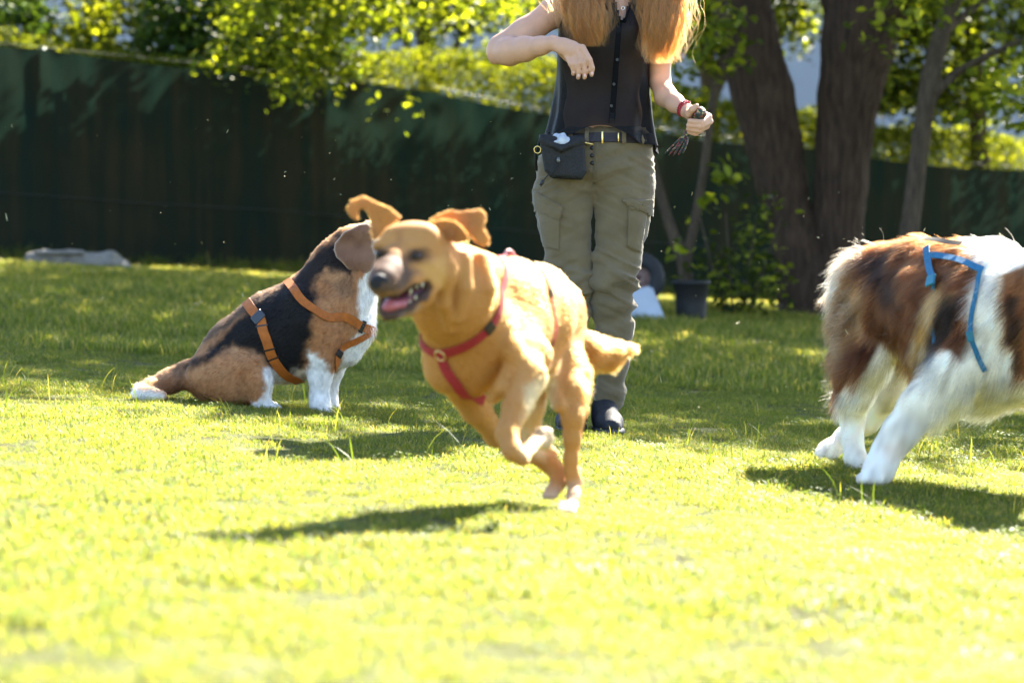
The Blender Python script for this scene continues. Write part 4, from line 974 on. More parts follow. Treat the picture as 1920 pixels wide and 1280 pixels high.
def beagle():
    Y0 = 9.97; lo = P(500, 765, Y0); lo[2] = float(gz(lo[0], Y0))
    root = thing('dog', 'stout black, tan and white hound in an orange harness sitting side on in the grass', 'dog', tuple(lo))
    S = lambda c: shift(c, lo); B = Body(.0066); Y = Y0 + .12
    C = lambda *a, k=.04, flat=None: B.chain(S([q(*p) for p in a]), k=k, flat=flat)
    C((392, 705, Y, 46), (450, 662, Y, 62), (520, 625, Y, 76), (585, 598, Y, 74), (635, 590, Y, 62), k=.06)
    C((540, 655, Y, 62), (600, 640, Y, 64), k=.05)
    C((640, 560, Y, 60), (650, 520, Y, 54), (672, 480, Y + .01, 46), k=.05)
    C((590, 540, Y, 40), (632, 490, Y, 40), (655, 455, Y, 30), k=.04)
    C((668, 530, Y - .085, 10), (640, 560, Y - .10, 9), (600, 560, Y - .10, 7), k=.012)
    C((690, 560, Y - .06, 11), (668, 590, Y - .09, 8), k=.012)
    C((560, 560, Y - .11, 24), (580, 600, Y - .125, 26), (604, 640, Y - .11, 26), k=.03)
    C((668, 620, Y - .02, 34), (655, 660, Y - .02, 24), k=.04)
    # head, looking away to the right
    B.ell(np.array(P(705, 463, Y + .01)) - lo, (M(54, Y), M(50, Y), M(50, Y)), k=.03)
    C((730, 480, Y + .02, 32), (765, 496, Y + .03, 24), (785, 500, Y + .035, 18), k=.02)
    C((735, 505, Y + .02, 16), (772, 516, Y + .03, 11), k=.015)
    # forelegs
    C((612, 625, Y - .07, 42), (604, 670, Y - .09, 30), (600, 705, Y - .09, 21), (599, 745, Y - .09, 17), (601, 762, Y - .10, 17), (608, 770, Y - .11, 14), k=.025)
    C((635, 640, Y + .07, 36), (622, 690, Y + .08, 22), (615, 740, Y + .08, 16), (618, 765, Y + .07, 16), (626, 770, Y + .06, 12), k=.025)
    # haunches
    for s in (-1, 1):
        B.ell(np.array(P(430, 706, Y + s * .118)) - lo, (M(80, Y), M(32, Y), M(50, Y)), np.array([[math.cos(.12), 0, math.sin(.12)], [0, 1, 0], [-math.sin(.12), 0, math.cos(.12)]]), k=.018)
        C((468, 694, Y + s * .125, 34), (484, 715, Y + s * .14, 26), (488, 745, Y + s * .14, 17), (490, 762, Y + s * .14, 14), (518, 768, Y + s * .14, 12), k=.02)
    C((400, 735, Y - .05, 24), (460, 752, Y - .08, 14), k=.03)
    # tail
    C((352, 702, Y, 27), (318, 714, Y - .02, 22), (285, 728, Y - .06, 17), (264, 736, Y - .10, 12), (282, 740, Y - .14, 12), (305, 741, Y - .15, 9), k=.02)
    me = B.mesh('body', 2)
    WHITE = (.74, .70, .64); TAN = (.34, .150, .060); BLK = (.012, .010, .010)
    def col(V):
        W = V + lo; x, y = pix(W); x = x + 7 * vnoise(W, 28) + 4 * vnoise(W, 90); y = y + 7 * vnoise(W, 28, 2) + 4 * vnoise(W, 90, 3)
        c = np.tile(np.array(TAN), (len(V), 1)); c = mix(c, (.42, .22, .11), .5 + .5 * vnoise(W, 14, 6))
        c = mix(c, (.09, .055, .035), in_poly(x, y, [(330, 700), (390, 640), (450, 592), (540, 540), (530, 520), (440, 560), (320, 660)], 9))
        c = mix(c, BLK, in_poly(x, y, [(385, 662), (420, 625), (455, 592), (475, 570), (548, 522), (595, 545), (582, 600), (578, 660), (565, 690), (545, 712), (520, 695), (490, 665), (440, 650), (400, 672), (340, 700), (350, 680)], 10))
        c = mix(c, BLK, in_poly(x, y, [(550, 545), (556, 505), (610, 462), (640, 432), (660, 470), (668, 500), (660, 520), (620, 505), (585, 530), (580, 550)], 8) * .98)
        c = mix(c, (.10, .065, .045), in_poly(x, y, [(600, 530), (660, 520), (668, 545), (650, 555)], 9) * .6)
        c = mix(c, (.16, .09, .055), in_poly(x, y, [(585, 548), (660, 548), (668, 560), (590, 562)], 7) * .35)  # dark neck folds: crease shade painted into the coat
        c = mix(c, (.62, .50, .38), in_poly(x, y, [(556, 690), (600, 690), (585, 730), (540, 735), (500, 730)], 9))
        for pl in ([(684, 500), (700, 440), (800, 440), (800, 560), (705, 620), (692, 640), (668, 600), (672, 545)], [(655, 640), (675, 622), (700, 600), (700, 660), (650, 700), (628, 710)],
                   [(574, 700), (580, 655), (600, 665), (620, 705), (640, 700), (640, 790), (570, 790)], [(497, 690), (530, 690), (530, 800), (464, 800), (470, 758), (492, 742)], [(230, 720), (262, 724), (292, 728), (312, 738), (320, 765), (230, 770)]):
            c = mix(c, WHITE, in_poly(x, y, pl, 6))
        c = mix(c, (.45, .33, .25), in_poly(x, y, [(690, 418), (715, 415), (712, 470), (696, 520)], 7) * .55)
        c = mix(c, (.20, .12, .08), in_poly(x, y, [(330, 690), (345, 690), (350, 730), (300, 735), (260, 725)], 9) * .6)
        c = c * (1 + .25 * vnoise(W * np.array((1, 1, .6)), 120, 8))[:, None]
        return c
    setcol(me, col(V_of(me))); link('body', me, COAT, root)
    def flow(V):
        x, y = pix(V + lo); f = np.tile(np.array((-.75, 0, -.55)), (len(V), 1)); leg = (sstep((y - 690) / 30) * (x > 560))[:, None]
        f = f * (1 - leg) + np.array((0, 0, -1.)) * leg
        n_ = in_poly(x, y, [(640, 400), (800, 400), (800, 640), (650, 640)], 15)[:, None]; return f * (1 - n_) + np.array((-.2, 0, -1)) * n_
    def ln(V):
        x, y = pix(V + lo); L = np.full(len(V), .013); L = np.where((y > 690) & (x > 560), .007, L)
        L = L + .010 * in_poly(x, y, [(230, 710), (330, 700), (340, 760), (230, 770)], 8) + .010 * in_poly(x, y, [(670, 520), (720, 520), (720, 650), (670, 640)], 8); return L
    fur('fur', me, 85000, ln, flow, col, FUR, root, rad=.00045, k=3, lift=.2, rand=.17, clump=.2, cs=50)
    eo = [(688, 419), (698, 424), (703, 436), (698, 448), (697, 462), (704, 480), (703, 497), (695, 508), (682, 514), (668, 514), (654, 506), (642, 492), (631, 482), (626, 468), (628, 456), (638, 444), (646, 434), (660, 428), (675, 420)]
    eb = polyear(.0034, eo, Y - .105, .006, lo, lambda A, Z: .012 * np.cos(A * 38 + .6) + .006 * np.sin(Z * 60), k=.01); me2 = eb.mesh('ear', 2)
    def ec(V):
        W = V + lo; x, y = pix(W); c = np.tile(np.array((.25, .135, .085)), (len(V), 1)); c = mix(c, (.16, .08, .05), .5 + .5 * vnoise(W, 30))
        return mix(c, (.60, .47, .38), 1 - in_poly(x, y, eo, 4))
    setcol(me2, ec(V_of(me2))); e = link('ear', me2, COAT, root)
    fur('ear_fur', me2, 12000, lambda V: np.full(len(V), .005), lambda V: np.tile(np.array((-.1, 0, -1.)), (len(V), 1)), ec, FUR, e, rad=.00045, k=3, lift=.2, rand=.15)
    e2 = me2.copy(); 
    V2 = V_of(e2); V2[:, 1] = 2 * (Y + .01 - lo[1]) - V2[:, 1]; e2.vertices.foreach_set('co', V2.astype(np.float32).ravel()); e2.flip_normals(); link('ear', e2, None, root)
    eye_part(root, q(738, 466, Y - .062, 7)); eye_part(root, q(738, 466, Y + .085, 7))
    nb = Body(.003); nb.ell(P(800, 494, Y + .035) - lo, (M(10, Y), M(12, Y), M(9, Y))); link('nose', nb.mesh('nose'), plain('dark_nose', (.02, .018, .018), .4), root)
    hv = bpy.data.objects.new('harness', None); COL.objects.link(hv); hv.parent = root; hv['label'] = 'orange leather harness with black buckles'
    bv = bvh_of(me); Pl = lambda x, y, dY=-.2: P(x, y, Y + dY) - lo; w = M(19, Y)
    # shoulder strap, from the withers down to the breastbone, and round the far side
    o, Cs, Ns = ribbon('strap', bv, [Pl(545, 537, -.02), Pl(556, 545), Pl(585, 566), Pl(620, 582), Pl(655, 598), Pl(680, 612, -.12), Pl(688, 620, 0)], w * .85, .002, .006, ORANGE, hv)
    buckle_at(Cs, Ns, int(len(Cs) * .84), (M(9, Y), w * 1.25, .006), BLACKP, hv)
    ribbon('strap', bv, [Pl(545, 537, .02), Pl(556, 545, .2), Pl(620, 582, .2), Pl(670, 606, .14), Pl(688, 620, .0)], w * .85, .002, .006, ORANGE, hv)
    o, Cs, Ns = ribbon('chest_strap', bv, [Pl(686, 622, -.05), Pl(676, 642, -.1), Pl(655, 664, -.14), Pl(636, 682, -.12), Pl(622, 705, -.02)], w * .7, .002, .004, ORANGE, hv)
    buckle_at(Cs, Ns, int(len(Cs) * .55), (M(14, Y), w * .9, .007), BLACKP, hv)
    o, Cs, Ns = ribbon('girth_strap', bv, [Pl(470, 575, -.03), Pl(476, 590), Pl(484, 615), Pl(496, 645), Pl(512, 672, -.14), Pl(536, 700, -.09), Pl(556, 716, -.06), Pl(564, 724, 0)], w, .002, .006, ORANGE, hv)
    for f in (.24, .50, .56): buckle_at(Cs, Ns, int(len(Cs) * f), (M(5, Y), w * 1.3, .006), BLACKP, hv)
    buckle_at(Cs, Ns, int(len(Cs) * .13), (M(20, Y), w * 1.3, .010), plain('slate_buckle', (.05, .055, .065), .3), hv)
    ribbon('girth_strap', bv, [Pl(470, 575, .03), Pl(484, 615, .2), Pl(512, 672, .2), Pl(550, 712, .1), Pl(566, 722, 0)], w, .002, .006, ORANGE, hv)

def aussie():
    Y0 = 8.35; lo = P(1700, 905, Y0); lo[2] = float(gz(lo[0], Y0))
    root = thing('dog', 'big shaggy brown and white dog in a blue harness galloping, cut off by the frame', 'dog', tuple(lo))
    S = lambda c: shift(c, lo); B = Body(.0075)
    C = lambda *a, k=.04, flat=None: B.chain(S([q(*p) for p in a]), k=k, flat=flat)
    C((1640, 560, 8.70, 78), (1700, 570, 8.60, 94), (1780, 585, 8.42, 104), (1850, 585, 8.28, 106), (1935, 600, 8.15, 98), k=.06)
    C((1790, 660, 8.38, 82), (1850, 675, 8.28, 84), (1930, 680, 8.16, 74), k=.06)
    C((1640, 520, 8.68, 56), (1720, 505, 8.56, 48), (1800, 505, 8.38, 46), (1880, 505, 8.24, 46), k=.05)
    # neck and head, beyond the frame
    C((1940, 560, 8.12, 90), (2020, 500, 8.02, 66), (2060, 450, 7.98, 56), k=.05)
    B.ell(np.array(P(2085, 430, 7.95)) - lo, (M(66, 8), M(58, 8), M(54, 8)), k=.04)
    C((2120, 450, 7.94, 36), (2175, 475, 7.92, 24), (2195, 478, 7.92, 18), k=.02); C((2110, 475, 7.94, 20), (2175, 496, 7.92, 12), k=.02)
    # hind legs
    C((1628, 610, 8.62, 66), (1622, 670, 8.58, 52), (1604, 735, 8.60, 33), (1598, 785, 8.66, 22), (1598, 825, 8.63, 18), (1604, 858, 8.60, 18), (1616, 868, 8.57, 15), k=.03)
    C((1690, 650, 8.86, 56), (1668, 730, 8.86, 34), (1625, 790, 8.92, 22), (1585, 820, 9.0, 18), (1553, 845, 8.96, 17), (1540, 853, 8.93, 13), k=.03)
    # forelegs
    C((1815, 650, 8.22, 62), (1780, 712, 8.18, 50), (1726, 765, 8.14, 40), (1688, 810, 8.12, 32), (1664, 846, 8.12, 27), (1648, 880, 8.10, 27), (1636, 894, 8.08, 22), k=.03)
    for d_ in (-22, -7, 9): C((1640 + d_ * .4, 885, 8.07, 12), (1636 + d_, 898, 8.05, 11), k=.008)
    C((1900, 690, 8.32, 50), (1965, 750, 8.22, 36), (2010, 800, 8.15, 26), (2030, 850, 8.1, 22), (2050, 880, 8.08, 18), k=.03)
    # bob tail
    C((1598, 520, 8.74, 30), (1580, 545, 8.78, 20), k=.03)
    me = B.mesh('body', 2)
    WHITE = (.80, .74, .62)
    def col(V):
        W = V + lo; x, y = pix(W)
        slant = vnoise(np.column_stack([(x + (y - 560) * .35) / 16, y / 75, W[:, 1] * 3]), 1); x = x + 11 * slant; y = y + 9 * vnoise(W, 18, 2) + 8 * slant
        c = np.tile(np.array(WHITE), (len(V), 1)); c = mix(c, (.70, .60, .36), in_poly(x, y, [(1640, 640), (1900, 700), (1920, 800), (1700, 790), (1640, 780)], 30) * .45)
        RU = (.150, .064, .026)
        c = mix(c, RU, in_poly(x, y, [(1545, 740), (1560, 560), (1598, 470), (1650, 425), (1832, 430), (1838, 500), (1815, 560), (1822, 620), (1800, 675), (1765, 655), (1742, 640), (1725, 705), (1696, 712), (1686, 650), (1660, 640), (1625, 680), (1590, 728), (1562, 745)], 9))
        c = mix(c, (.50, .33, .16), in_poly(x, y, [(1735, 560), (1772, 530), (1790, 545), (1765, 610), (1735, 660), (1712, 690), (1705, 650)], 8) * .85)
        c = mix(c, (.42, .26, .12), in_poly(x, y, [(1565, 560), (1600, 500), (1625, 560), (1610, 640), (1575, 650)], 16) * .6)
        c = mix(c, (.42, .30, .19), in_poly(x, y, [(1560, 440), (1640, 440), (1620, 470), (1580, 520), (1565, 560)], 10) * .8)
        BK = (.018, .012, .010)
        c = mix(c, BK, in_poly(x, y, [(1778, 545), (1800, 560), (1785, 610), (1755, 680), (1735, 700), (1745, 640), (1765, 590)], 7) * .9)
        c = mix(c, BK, in_poly(x, y, [(1610, 480), (1650, 470), (1690, 520), (1690, 580), (1650, 560), (1630, 520)], 14) * .8)
        c = mix(c, BK, in_poly(x, y, [(1580, 560), (1594, 540), (1600, 600), (1586, 620)], 8) * .6)
        c = mix(c, (.12, .05, .02), in_poly(x, y, [(1640, 590), (1690, 580), (1700, 690), (1660, 660)], 10) * .6)
        c = mix(c, (.22, .10, .04), in_poly(x, y, [(1885, 520), (1960, 470), (2300, 350), (2300, 600), (1960, 720), (1905, 700), (1880, 620)], 8))
        c = mix(c, BK, in_poly(x, y, [(1888, 560), (1915, 560), (1918, 690), (1900, 690)], 6) * .8)
        c = mix(c, (.60, .30, .10), in_poly(x, y, [(1895, 760), (1960, 740), (1960, 860), (1895, 860)], 12) * (W[:, 1] > 8.05) * .5)
        c = mix(c, (.55, .36, .24), in_poly(x, y, [(1655, 835), (1690, 815), (1695, 850), (1665, 865)], 8) * .4)
        c = np.clip(c * (1 + .38 * vnoise(np.column_stack([(W[:, 0] - .35 * W[:, 2]) * 55, W[:, 1] * 40, (W[:, 2] + .35 * W[:, 0]) * 11]), 1, 9))[:, None], 0, .9)
        return c
    setcol(me, col(V_of(me))); link('body', me, COAT, root)
    def flow(V):
        x, y = pix(V + lo); f = np.column_stack([np.full(len(V), -.75), np.full(len(V), .25), -.25 - .9 * sstep((y - 500) / 200)])
        leg = (sstep((y - 745) / 50))[:, None] * ((x < 1740) | (x > 1890))[:, None]; return f * (1 - leg) + np.array((-.15, 0, -1.)) * leg
    def ln(V):
        x, y = pix(V + lo); L = np.full(len(V), .045)
        L = L + .035 * in_poly(x, y, [(1540, 560), (1640, 560), (1640, 740), (1540, 760)], 20) + .03 * in_poly(x, y, [(1760, 690), (1920, 690), (1920, 790), (1760, 790)], 16)
        L = L + .02 * in_poly(x, y, [(1540, 430), (1640, 430), (1600, 560), (1540, 560)], 20)
        lg = sstep((y - 745) / 40) * ((x < 1745) | (x > 1895)); L = L * (1 - lg) + .011 * lg
        L = L * (1 - .72 * in_poly(x, y, [(1630, 735), (1700, 700), (1770, 760), (1700, 900), (1600, 900)], 20))
        return np.where(x > 2040, L * .35, L)
    fur('fur', me, 105000, ln, flow, col, FUR, root, rad=.00045, k=6, lift=.17, rand=.12, grav=.25, clump=.42, cs=24)
    # windblown wisps along the rump and breeches
    def wisp(V):
        x, y = pix(V + lo); return .003 + in_poly(x, y, [(1540, 560), (1600, 560), (1600, 740), (1540, 760)], 10) + .7 * in_poly(x, y, [(1560, 430), (1680, 430), (1600, 500), (1560, 560)], 8) + .25 * in_poly(x, y, [(1770, 740), (1900, 740), (1900, 780), (1770, 780)], 8)
    fur('fur', me, 900, lambda V: np.full(len(V), .065), lambda V: np.tile(np.array((-.8, .1, -.1)), (len(V), 1)), lambda V: np.tile(np.array((.55, .45, .32)), (len(V), 1)), FUR, root, rad=.0003, k=8, lift=.3, rand=.35, weight=wisp, clump=.4, cs=30)
    for dY in (-.07, .06):
        eb = Body(.006); eb.chain(S([q(2070, 390, 7.95 + dY, 16), q(2050, 420, 7.95 + dY * 1.6, 14), q(2052, 455, 7.95 + dY * 1.8, 8)]), k=.02); m3 = eb.mesh('ear'); setcol(m3, np.array((.2, .09, .035))); link('ear', m3, COAT, root)
        eye_part(root, q(2120, 425, 7.945 + dY * .75, 7))
    nb = Body(.004); nb.ell(P(2210, 474, 7.92) - lo, (M(11, 8), M(12, 8), M(10, 8))); link('nose', nb.mesh('nose'), plain('dark_nose', (.02, .018, .018), .4), root)
    hv = bpy.data.objects.new('harness', None); COL.objects.link(hv); hv.parent = root; hv['label'] = 'bright blue webbing harness half sunk in the fur'
    bv = bvh_of(me); w = M(23, 8.3); Pl = lambda x, y, Y=8.1: P(x, y, Y) - lo
    o, Cs, Ns = ribbon('girth_strap', bv, [Pl(1748, 478, 8.4), Pl(1736, 488, 8.3), Pl(1722, 506, 8.2), Pl(1712, 530, 8.2), Pl(1712, 580, 8.2), Pl(1722, 640, 8.2)], w * .62, .002, lambda f: .016 if f < .42 else max(-.004, .018 - .12 * (f - .42)), BLUE, hv)
    buckle_at([c + n * .018 for c, n in zip(Cs, Ns)], Ns, int(len(Cs) * .42), (M(22, 8.3), w * .95, .008), plain('teal_buckle', (.02, .16, .24), .4), hv)
    ribbon('back_strap', bv, [Pl(1742, 484, 8.35), Pl(1770, 488, 8.3), Pl(1805, 494, 8.2), Pl(1840, 504, 8.12)], w * .62, .002, .016, BLUE, hv)
    ribbon('back_strap', bv, [Pl(1745, 476, 8.45), Pl(1780, 478, 8.35), Pl(1815, 484, 8.28)], w * .5, .002, .026, BLACKW, hv)
    o, Cs, Ns = ribbon('chest_strap', bv, [Pl(1838, 504, 8.12), Pl(1828, 550), Pl(1820, 600), Pl(1822, 635), Pl(1832, 665), Pl(1845, 700)], w * .42, .002, lambda f: .004 + .014 * math.exp(-((f - .62) / .2) ** 2) + .014 * math.exp(-(f / .12) ** 2), BLUE, hv)
    buckle_at([c + n * .018 for c, n in zip(Cs, Ns)], Ns, int(len(Cs) * .55), (M(20, 8.3), w * .6, .006), plain('teal_buckle', (.02, .16, .24), .4), hv)

lab(); beagle(); aussie()
# ------------------------------------------------------------------ person
CAMP = np.array((0, 0, CAM_H))
def patch4(name, bvh, lo, TL, TR, BR, BL, thick, lift, mat, parent, n=14, bulge=0.0):
    """a four cornered piece of cloth lying on the surface facing the camera"""
    V = []; Nn = []
    o = Vector(CAMP - lo)
    for i in range(n + 1):
        for j in range(n + 1):
            u, v = i / n, j / n
            px = (1 - v) * ((1 - u) * TL[0] + u * TR[0]) + v * ((1 - u) * BL[0] + u * BR[0]); py = (1 - v) * ((1 - u) * TL[1] + u * TR[1]) + v * ((1 - u) * BL[1] + u * BR[1])
            t = Vector(P(px, py, 9.9) - CAMP).normalized(); loc, nor, _, _ = bvh.ray_cast(o, t)
            if loc is None: loc, nor, _, _ = bvh.find_nearest(Vector(P(px, py, 9.85) - lo))
            V.append(np.array(loc)); Nn.append(np.array(nor))
    V = np.array(V); Nn = np.array(Nn); g = lambda A: A.reshape(n + 1, n + 1, 3)
    for _ in range(3):
        G = g(V).copy(); G[1:-1, 1:-1] = (G[:-2, 1:-1] + G[2:, 1:-1] + G[1:-1, :-2] + G[1:-1, 2:] + 2 * G[1:-1, 1:-1]) / 6; V = G.reshape(-1, 3)
    uu = np.linspace(0, 1, n + 1); bl = (np.sin(np.pi * uu)[:, None] * np.sin(np.pi * uu)[None, :]).ravel()
    top = V + Nn * (lift + thick + bulge * bl)[:, None]; bot = V - Nn * .004
    A = np.concatenate([top, bot]); m = (n + 1) ** 2; Fc = []
    idx = lambda i, j: i * (n + 1) + j
    for i in range(n):
        for j in range(n): Fc.append((idx(i, j), idx(i, j + 1), idx(i + 1, j + 1), idx(i + 1, j)))
        for a, b in (((i, 0), (i + 1, 0)), ((i + 1, n), (i, n)), ((0, i + 1), (0, i)), ((n, i), (n, i + 1))):
            a, b = idx(*a), idx(*b); Fc.append((a, b, b + m, a + m))
    return link(name, mesh_np(name, A, Fc), mat, parent)

def person():
    Y = 9.9; lo = P(1120, 808, Y); lo[2] = float(gz(lo[0], Y))
    root = thing('person', 'woman with long red hair, black sleeveless blouse and khaki cargo trousers, standing on the lawn', 'person', tuple(lo))
    S = lambda c: shift(c, lo)
    skin = plain('skin', (.56, .32, .215), .5, .06, 25, .08, 500, spec=.35)
    # --- body: torso, neck, head, arms and hands in one surface
    B = Body(.0042); C = lambda *a, k=.03, flat=None: B.chain(S([q(*p) for p in a]), k=k, flat=flat)
    for (cx, cy_, rx, ry, rz) in ((1132, 300, 86, 58, 60), (1130, 215, 74, 50, 70), (1132, 130, 76, 52, 60), (1138, 60, 82, 54, 56), (1145, 10, 74, 46, 40)):
        B.ell(np.array(P(cx, cy_, Y)) - lo, (M(rx, Y), M(ry, Y), M(rz, Y)), k=.06)
    for sx in (1100, 1172): B.ell(np.array(P(sx, 62, Y - .085)) - lo, (M(32, Y), M(24, Y), M(32, Y)), k=.03)
    C((1085, 0, Y, 32), (1145, -14, Y, 34), (1215, 2, Y, 32), k=.04)
    C((1150, -8, Y, 26), (1158, -60, Y - .01, 23), (1160, -85, Y - .01, 24), k=.03)
    B.ell(np.array(P(1162, -135, Y)) - lo, (M(40, Y), M(50, Y), M(58, Y)), k=.03)
    C((1161, -92, Y - .035, 26), (1160, -86, Y - .06, 13), k=.02)                        # jaw and chin
    C((1160, -128, Y - .085, 5), (1159, -112, Y - .105, 6.5), k=.012)                    # nose
    for s in (-1, 1):
        C((1160 + s * 22, -118, Y - .06, 14), (1160 + s * 20, -112, Y - .055, 12), k=.02)
        B.ell(np.array(P(1160 + s * 17, -135, Y - .088)) - lo, (M(9, Y), M(6, Y), M(6, Y)), k=.008, sub=True)
        C((1162 + s * 41, -138, Y, 8), (1162 + s * 40, -120, Y, 6), k=.01)               # ears
    C((1150, -98, Y - .082, 4), (1160, -99, Y - .088, 4.5), (1170, -98, Y - .082, 4), k=.006)
    C((1152, -94, Y - .078, 4), (1160, -93, Y - .083, 4.5), (1168, -94, Y - .078, 4), k=.006)
    # her right arm, bent across, hand hanging
    C((1068, 0, Y, 32), (1046, 18, Y - .01, 27), (985, 62, Y - .03, 25), (938, 88, Y - .04, 23), k=.03)
    C((934, 98, Y - .045, 22), (955, 97, Y - .08, 26), (985, 92, Y - .13, 23), (1015, 86, Y - .18, 17), (1036, 81, Y - .21, 13.5), k=.015)
    C((930, 108, Y - .04, 12), (926, 112, Y - .03, 8), k=.015)
    C((1036, 81, Y - .21, 13), (1056, 87, Y - .225, 14.5), (1072, 93, Y - .23, 15), (1082, 95, Y - .23, 12), k=.012, flat=((.25, .95, -.15), 1.5))
    FG = ([(1068, 86), (1092, 90), (1105, 112), (1110, 128), (1109, 141)], [(1062, 90), (1084, 96), (1094, 118), (1098, 133), (1096, 146)],
          [(1058, 94), (1074, 101), (1082, 121), (1086, 135), (1084, 146)], [(1054, 96), (1064, 105), (1071, 120), (1076, 130), (1075, 139)])
    for i, f in enumerate(FG):
        dy = [-.225, -.245, -.262, -.257, -.247]
        B.chain(S([q(x, y, Y + d + .006 * i, r) for (x, y), d, r in zip(f, dy, (6, 6.6, 5.9, 5.4, 4.3))]), k=.0035)
    C((1046, 92, Y - .19, 8), (1062, 108, Y - .175, 6.5), (1076, 120, Y - .18, 5.8), (1084, 130, Y - .19, 4.6), k=.006)
    # her left arm, hand closed on the rope toy
    C((1215, 5, Y, 32), (1236, 40, Y, 24), (1238, 100, Y - .005, 20), (1238, 150, Y - .01, 20), k=.03)
    C((1238, 158, Y - .012, 19), (1248, 180, Y - .05, 20.5), (1266, 194, Y - .10, 17), (1284, 206, Y - .15, 12.5), k=.015)
    C((1284, 206, Y - .15, 12), (1300, 214, Y - .175, 14), (1316, 222, Y - .18, 13), k=.012)
    for i, (f, rr) in enumerate(((((1316, 212, -.175), (1329, 219, -.195), (1316, 229, -.232), (1293, 227, -.232)), 5.8), (((1314, 220, -.175), (1331, 228, -.195), (1314, 237, -.230), (1291, 235, -.226)), 5.8),
                                 (((1310, 228, -.175), (1325, 237, -.19), (1310, 245, -.222), (1290, 242, -.216)), 5.4), (((1304, 234, -.17), (1315, 244, -.185), (1304, 251, -.208), (1291, 248, -.205)), 4.8))):
        B.chain(S([q(x, y, Y + d, r) for (x, y, d), r in zip(f, (6, rr + .5, rr, rr * .85))]), k=.003)
    C((1288, 208, Y - .17, 8), (1292, 214, Y - .21, 7), (1298, 205, Y - .235, 6), (1306, 199, Y - .24, 5), k=.006)
    me = B.mesh('body', 1); link('body', me, skin, root)
    for s in (-1, 1): eye_part(root, q(1160 + s * 17, -134, Y - .072, 6.2), (.08, .14, .10))
    nail = plain('nail', (.66, .40, .33), .25, .05)
    for (x, y, d) in ((1110, 138, -.262), (1097, 142, -.257), (1085, 142, -.250), (1076, 135, -.243)):
        nb = Body(.0016); nb.ell(P(x, y, Y + d) - lo, (M(3, Y), M(1.5, Y), M(4, Y))); link('nail', nb.mesh('nail'), nail, root)
    # --- trousers
    T = Body(.0068); C = lambda *a, k=.03, flat=None: T.chain(S([q(*p) for p in a]), k=k, flat=flat)
    for (cx, cy_, rx, ry, rz) in ((1131, 268, 93, 62, 44), (1122, 318, 104, 66, 58)):
        T.ell(np.array(P(cx, cy_, Y)) - lo, (M(rx, Y), M(ry, Y), M(rz, Y)), k=.05)
    C((1063, 320, Y + .005, 54), (1060, 370, Y, 55), (1061, 420, Y - .005, 48), (1068, 480, Y - .01, 38), (1074, 530, Y - .015, 32), (1079, 590, Y + .01, 28), (1079, 660, Y + .02, 28), (1077, 740, Y + .03, 24), (1077, 778, Y + .03, 22), k=.03)
    C((1168, 320, Y + .005, 53), (1167, 370, Y, 54), (1163, 420, Y - .005, 49), (1154, 480, Y - .02, 41), (1149, 520, Y - .025, 36), (1149, 560, Y - .005, 32), (1150, 620, Y + .01, 32), (1146, 680, Y + .02, 31), (1139, 740, Y + .03, 26), (1135, 776, Y + .03, 23), k=.03)
    T.chain(S([q(1113, 330, Y - .01, 40), q(1113, 342, Y, 16)]), k=.03)
    T.chain(S([q(1113, 368, Y, 3), q(1112, 420, Y, 4.5), q(1111, 500, Y, 6), q(1108, 600, Y, 8), q(1110, 790, Y, 9)]), k=.012, flat=((0, 1., 0), .12), sub=True)
    tm = T.mesh('trousers', 2)
    def wr(V, N):
        x, y = pix(V + lo); a = .0028 + .0210 * np.exp(-((y - 545) / 62) ** 2) + .0065 * sstep((y - 660) / 80) + .0065 * np.exp(-((y - 335) / 55) ** 2)
        side = np.where(x < 1112, -1, 1)
        S1 = np.column_stack([(x + y * .25 * side) * .011, V[:, 1] * 5, (y + side * .35 * x) * .052]); n1 = 1 - np.abs(vnoise(S1, 1.0, 1)) * 2
        S2 = np.column_stack([(x - y * .3 * side) * .018, V[:, 1] * 6, (y - side * .5 * x) * .085]); n2 = 1 - np.abs(vnoise(S2, 1.0, 2)) * 2
        cr = np.zeros(len(V))                                                             # creases running out from the crotch
        for (x0, y0, x1, y1, am, w) in ((1113, 348, 1060, 318, .006, 5), (1113, 352, 1050, 340, .005, 5), (1113, 346, 1172, 322, .006, 5), (1114, 352, 1190, 346, .005, 5), (1113, 362, 1075, 385, .004, 5), (1115, 362, 1160, 388, .004, 5), (1108, 306, 1020, 330, .003, 5), (1180, 300, 1220, 312, .004, 4), (1185, 282, 1222, 290, .003, 4)):
            ex, ey = x1 - x0, y1 - y0; t = np.clip(((x - x0) * ex + (y - y0) * ey) / (ex * ex + ey * ey), 0, 1)
            cr -= am * (1 - .6 * t) * np.exp(-(((x - x0 - t * ex) ** 2 + (y - y0 - t * ey) ** 2) / (w * w))) * (V[:, 1] < (Y - lo[1]))
        seam = -.003 * np.exp(-((x - (1112 + (y - 250) * .0)) / 2.2) ** 2) * (y < 350) * (V[:, 1] < 0)
        return a * (n1 * .8 + n2 * .5) + .0014 * vnoise(V, 26, 5) + cr + seam
    displace(tm, wr)
    m, nt, out = nm('khaki_twill'); tc = node(nt, 'TexCoord'); n = node(nt, 'TexNoise', Scale=9.0, Detail=6.0); nt.links.new(tc.outputs['Object'], n.inputs['Vector'])
    r = rampn(nt, n.outputs['Fac'], [(.3, (.118, .090, .050)), (.7, (.168, .132, .075))]); b = node(nt, 'BsdfPrincipled', Roughness=.85); b.inputs['Sheen Weight'].default_value = .25; b.inputs['Specular IOR Level'].default_value = .2
    nt.links.new(r.outputs[0], b.inputs['Base Color']); n2 = node(nt, 'TexNoise', Scale=45.0, Detail=5.0, Distortion=.6); nt.links.new(tc.outputs['Object'], n2.inputs['Vector'])
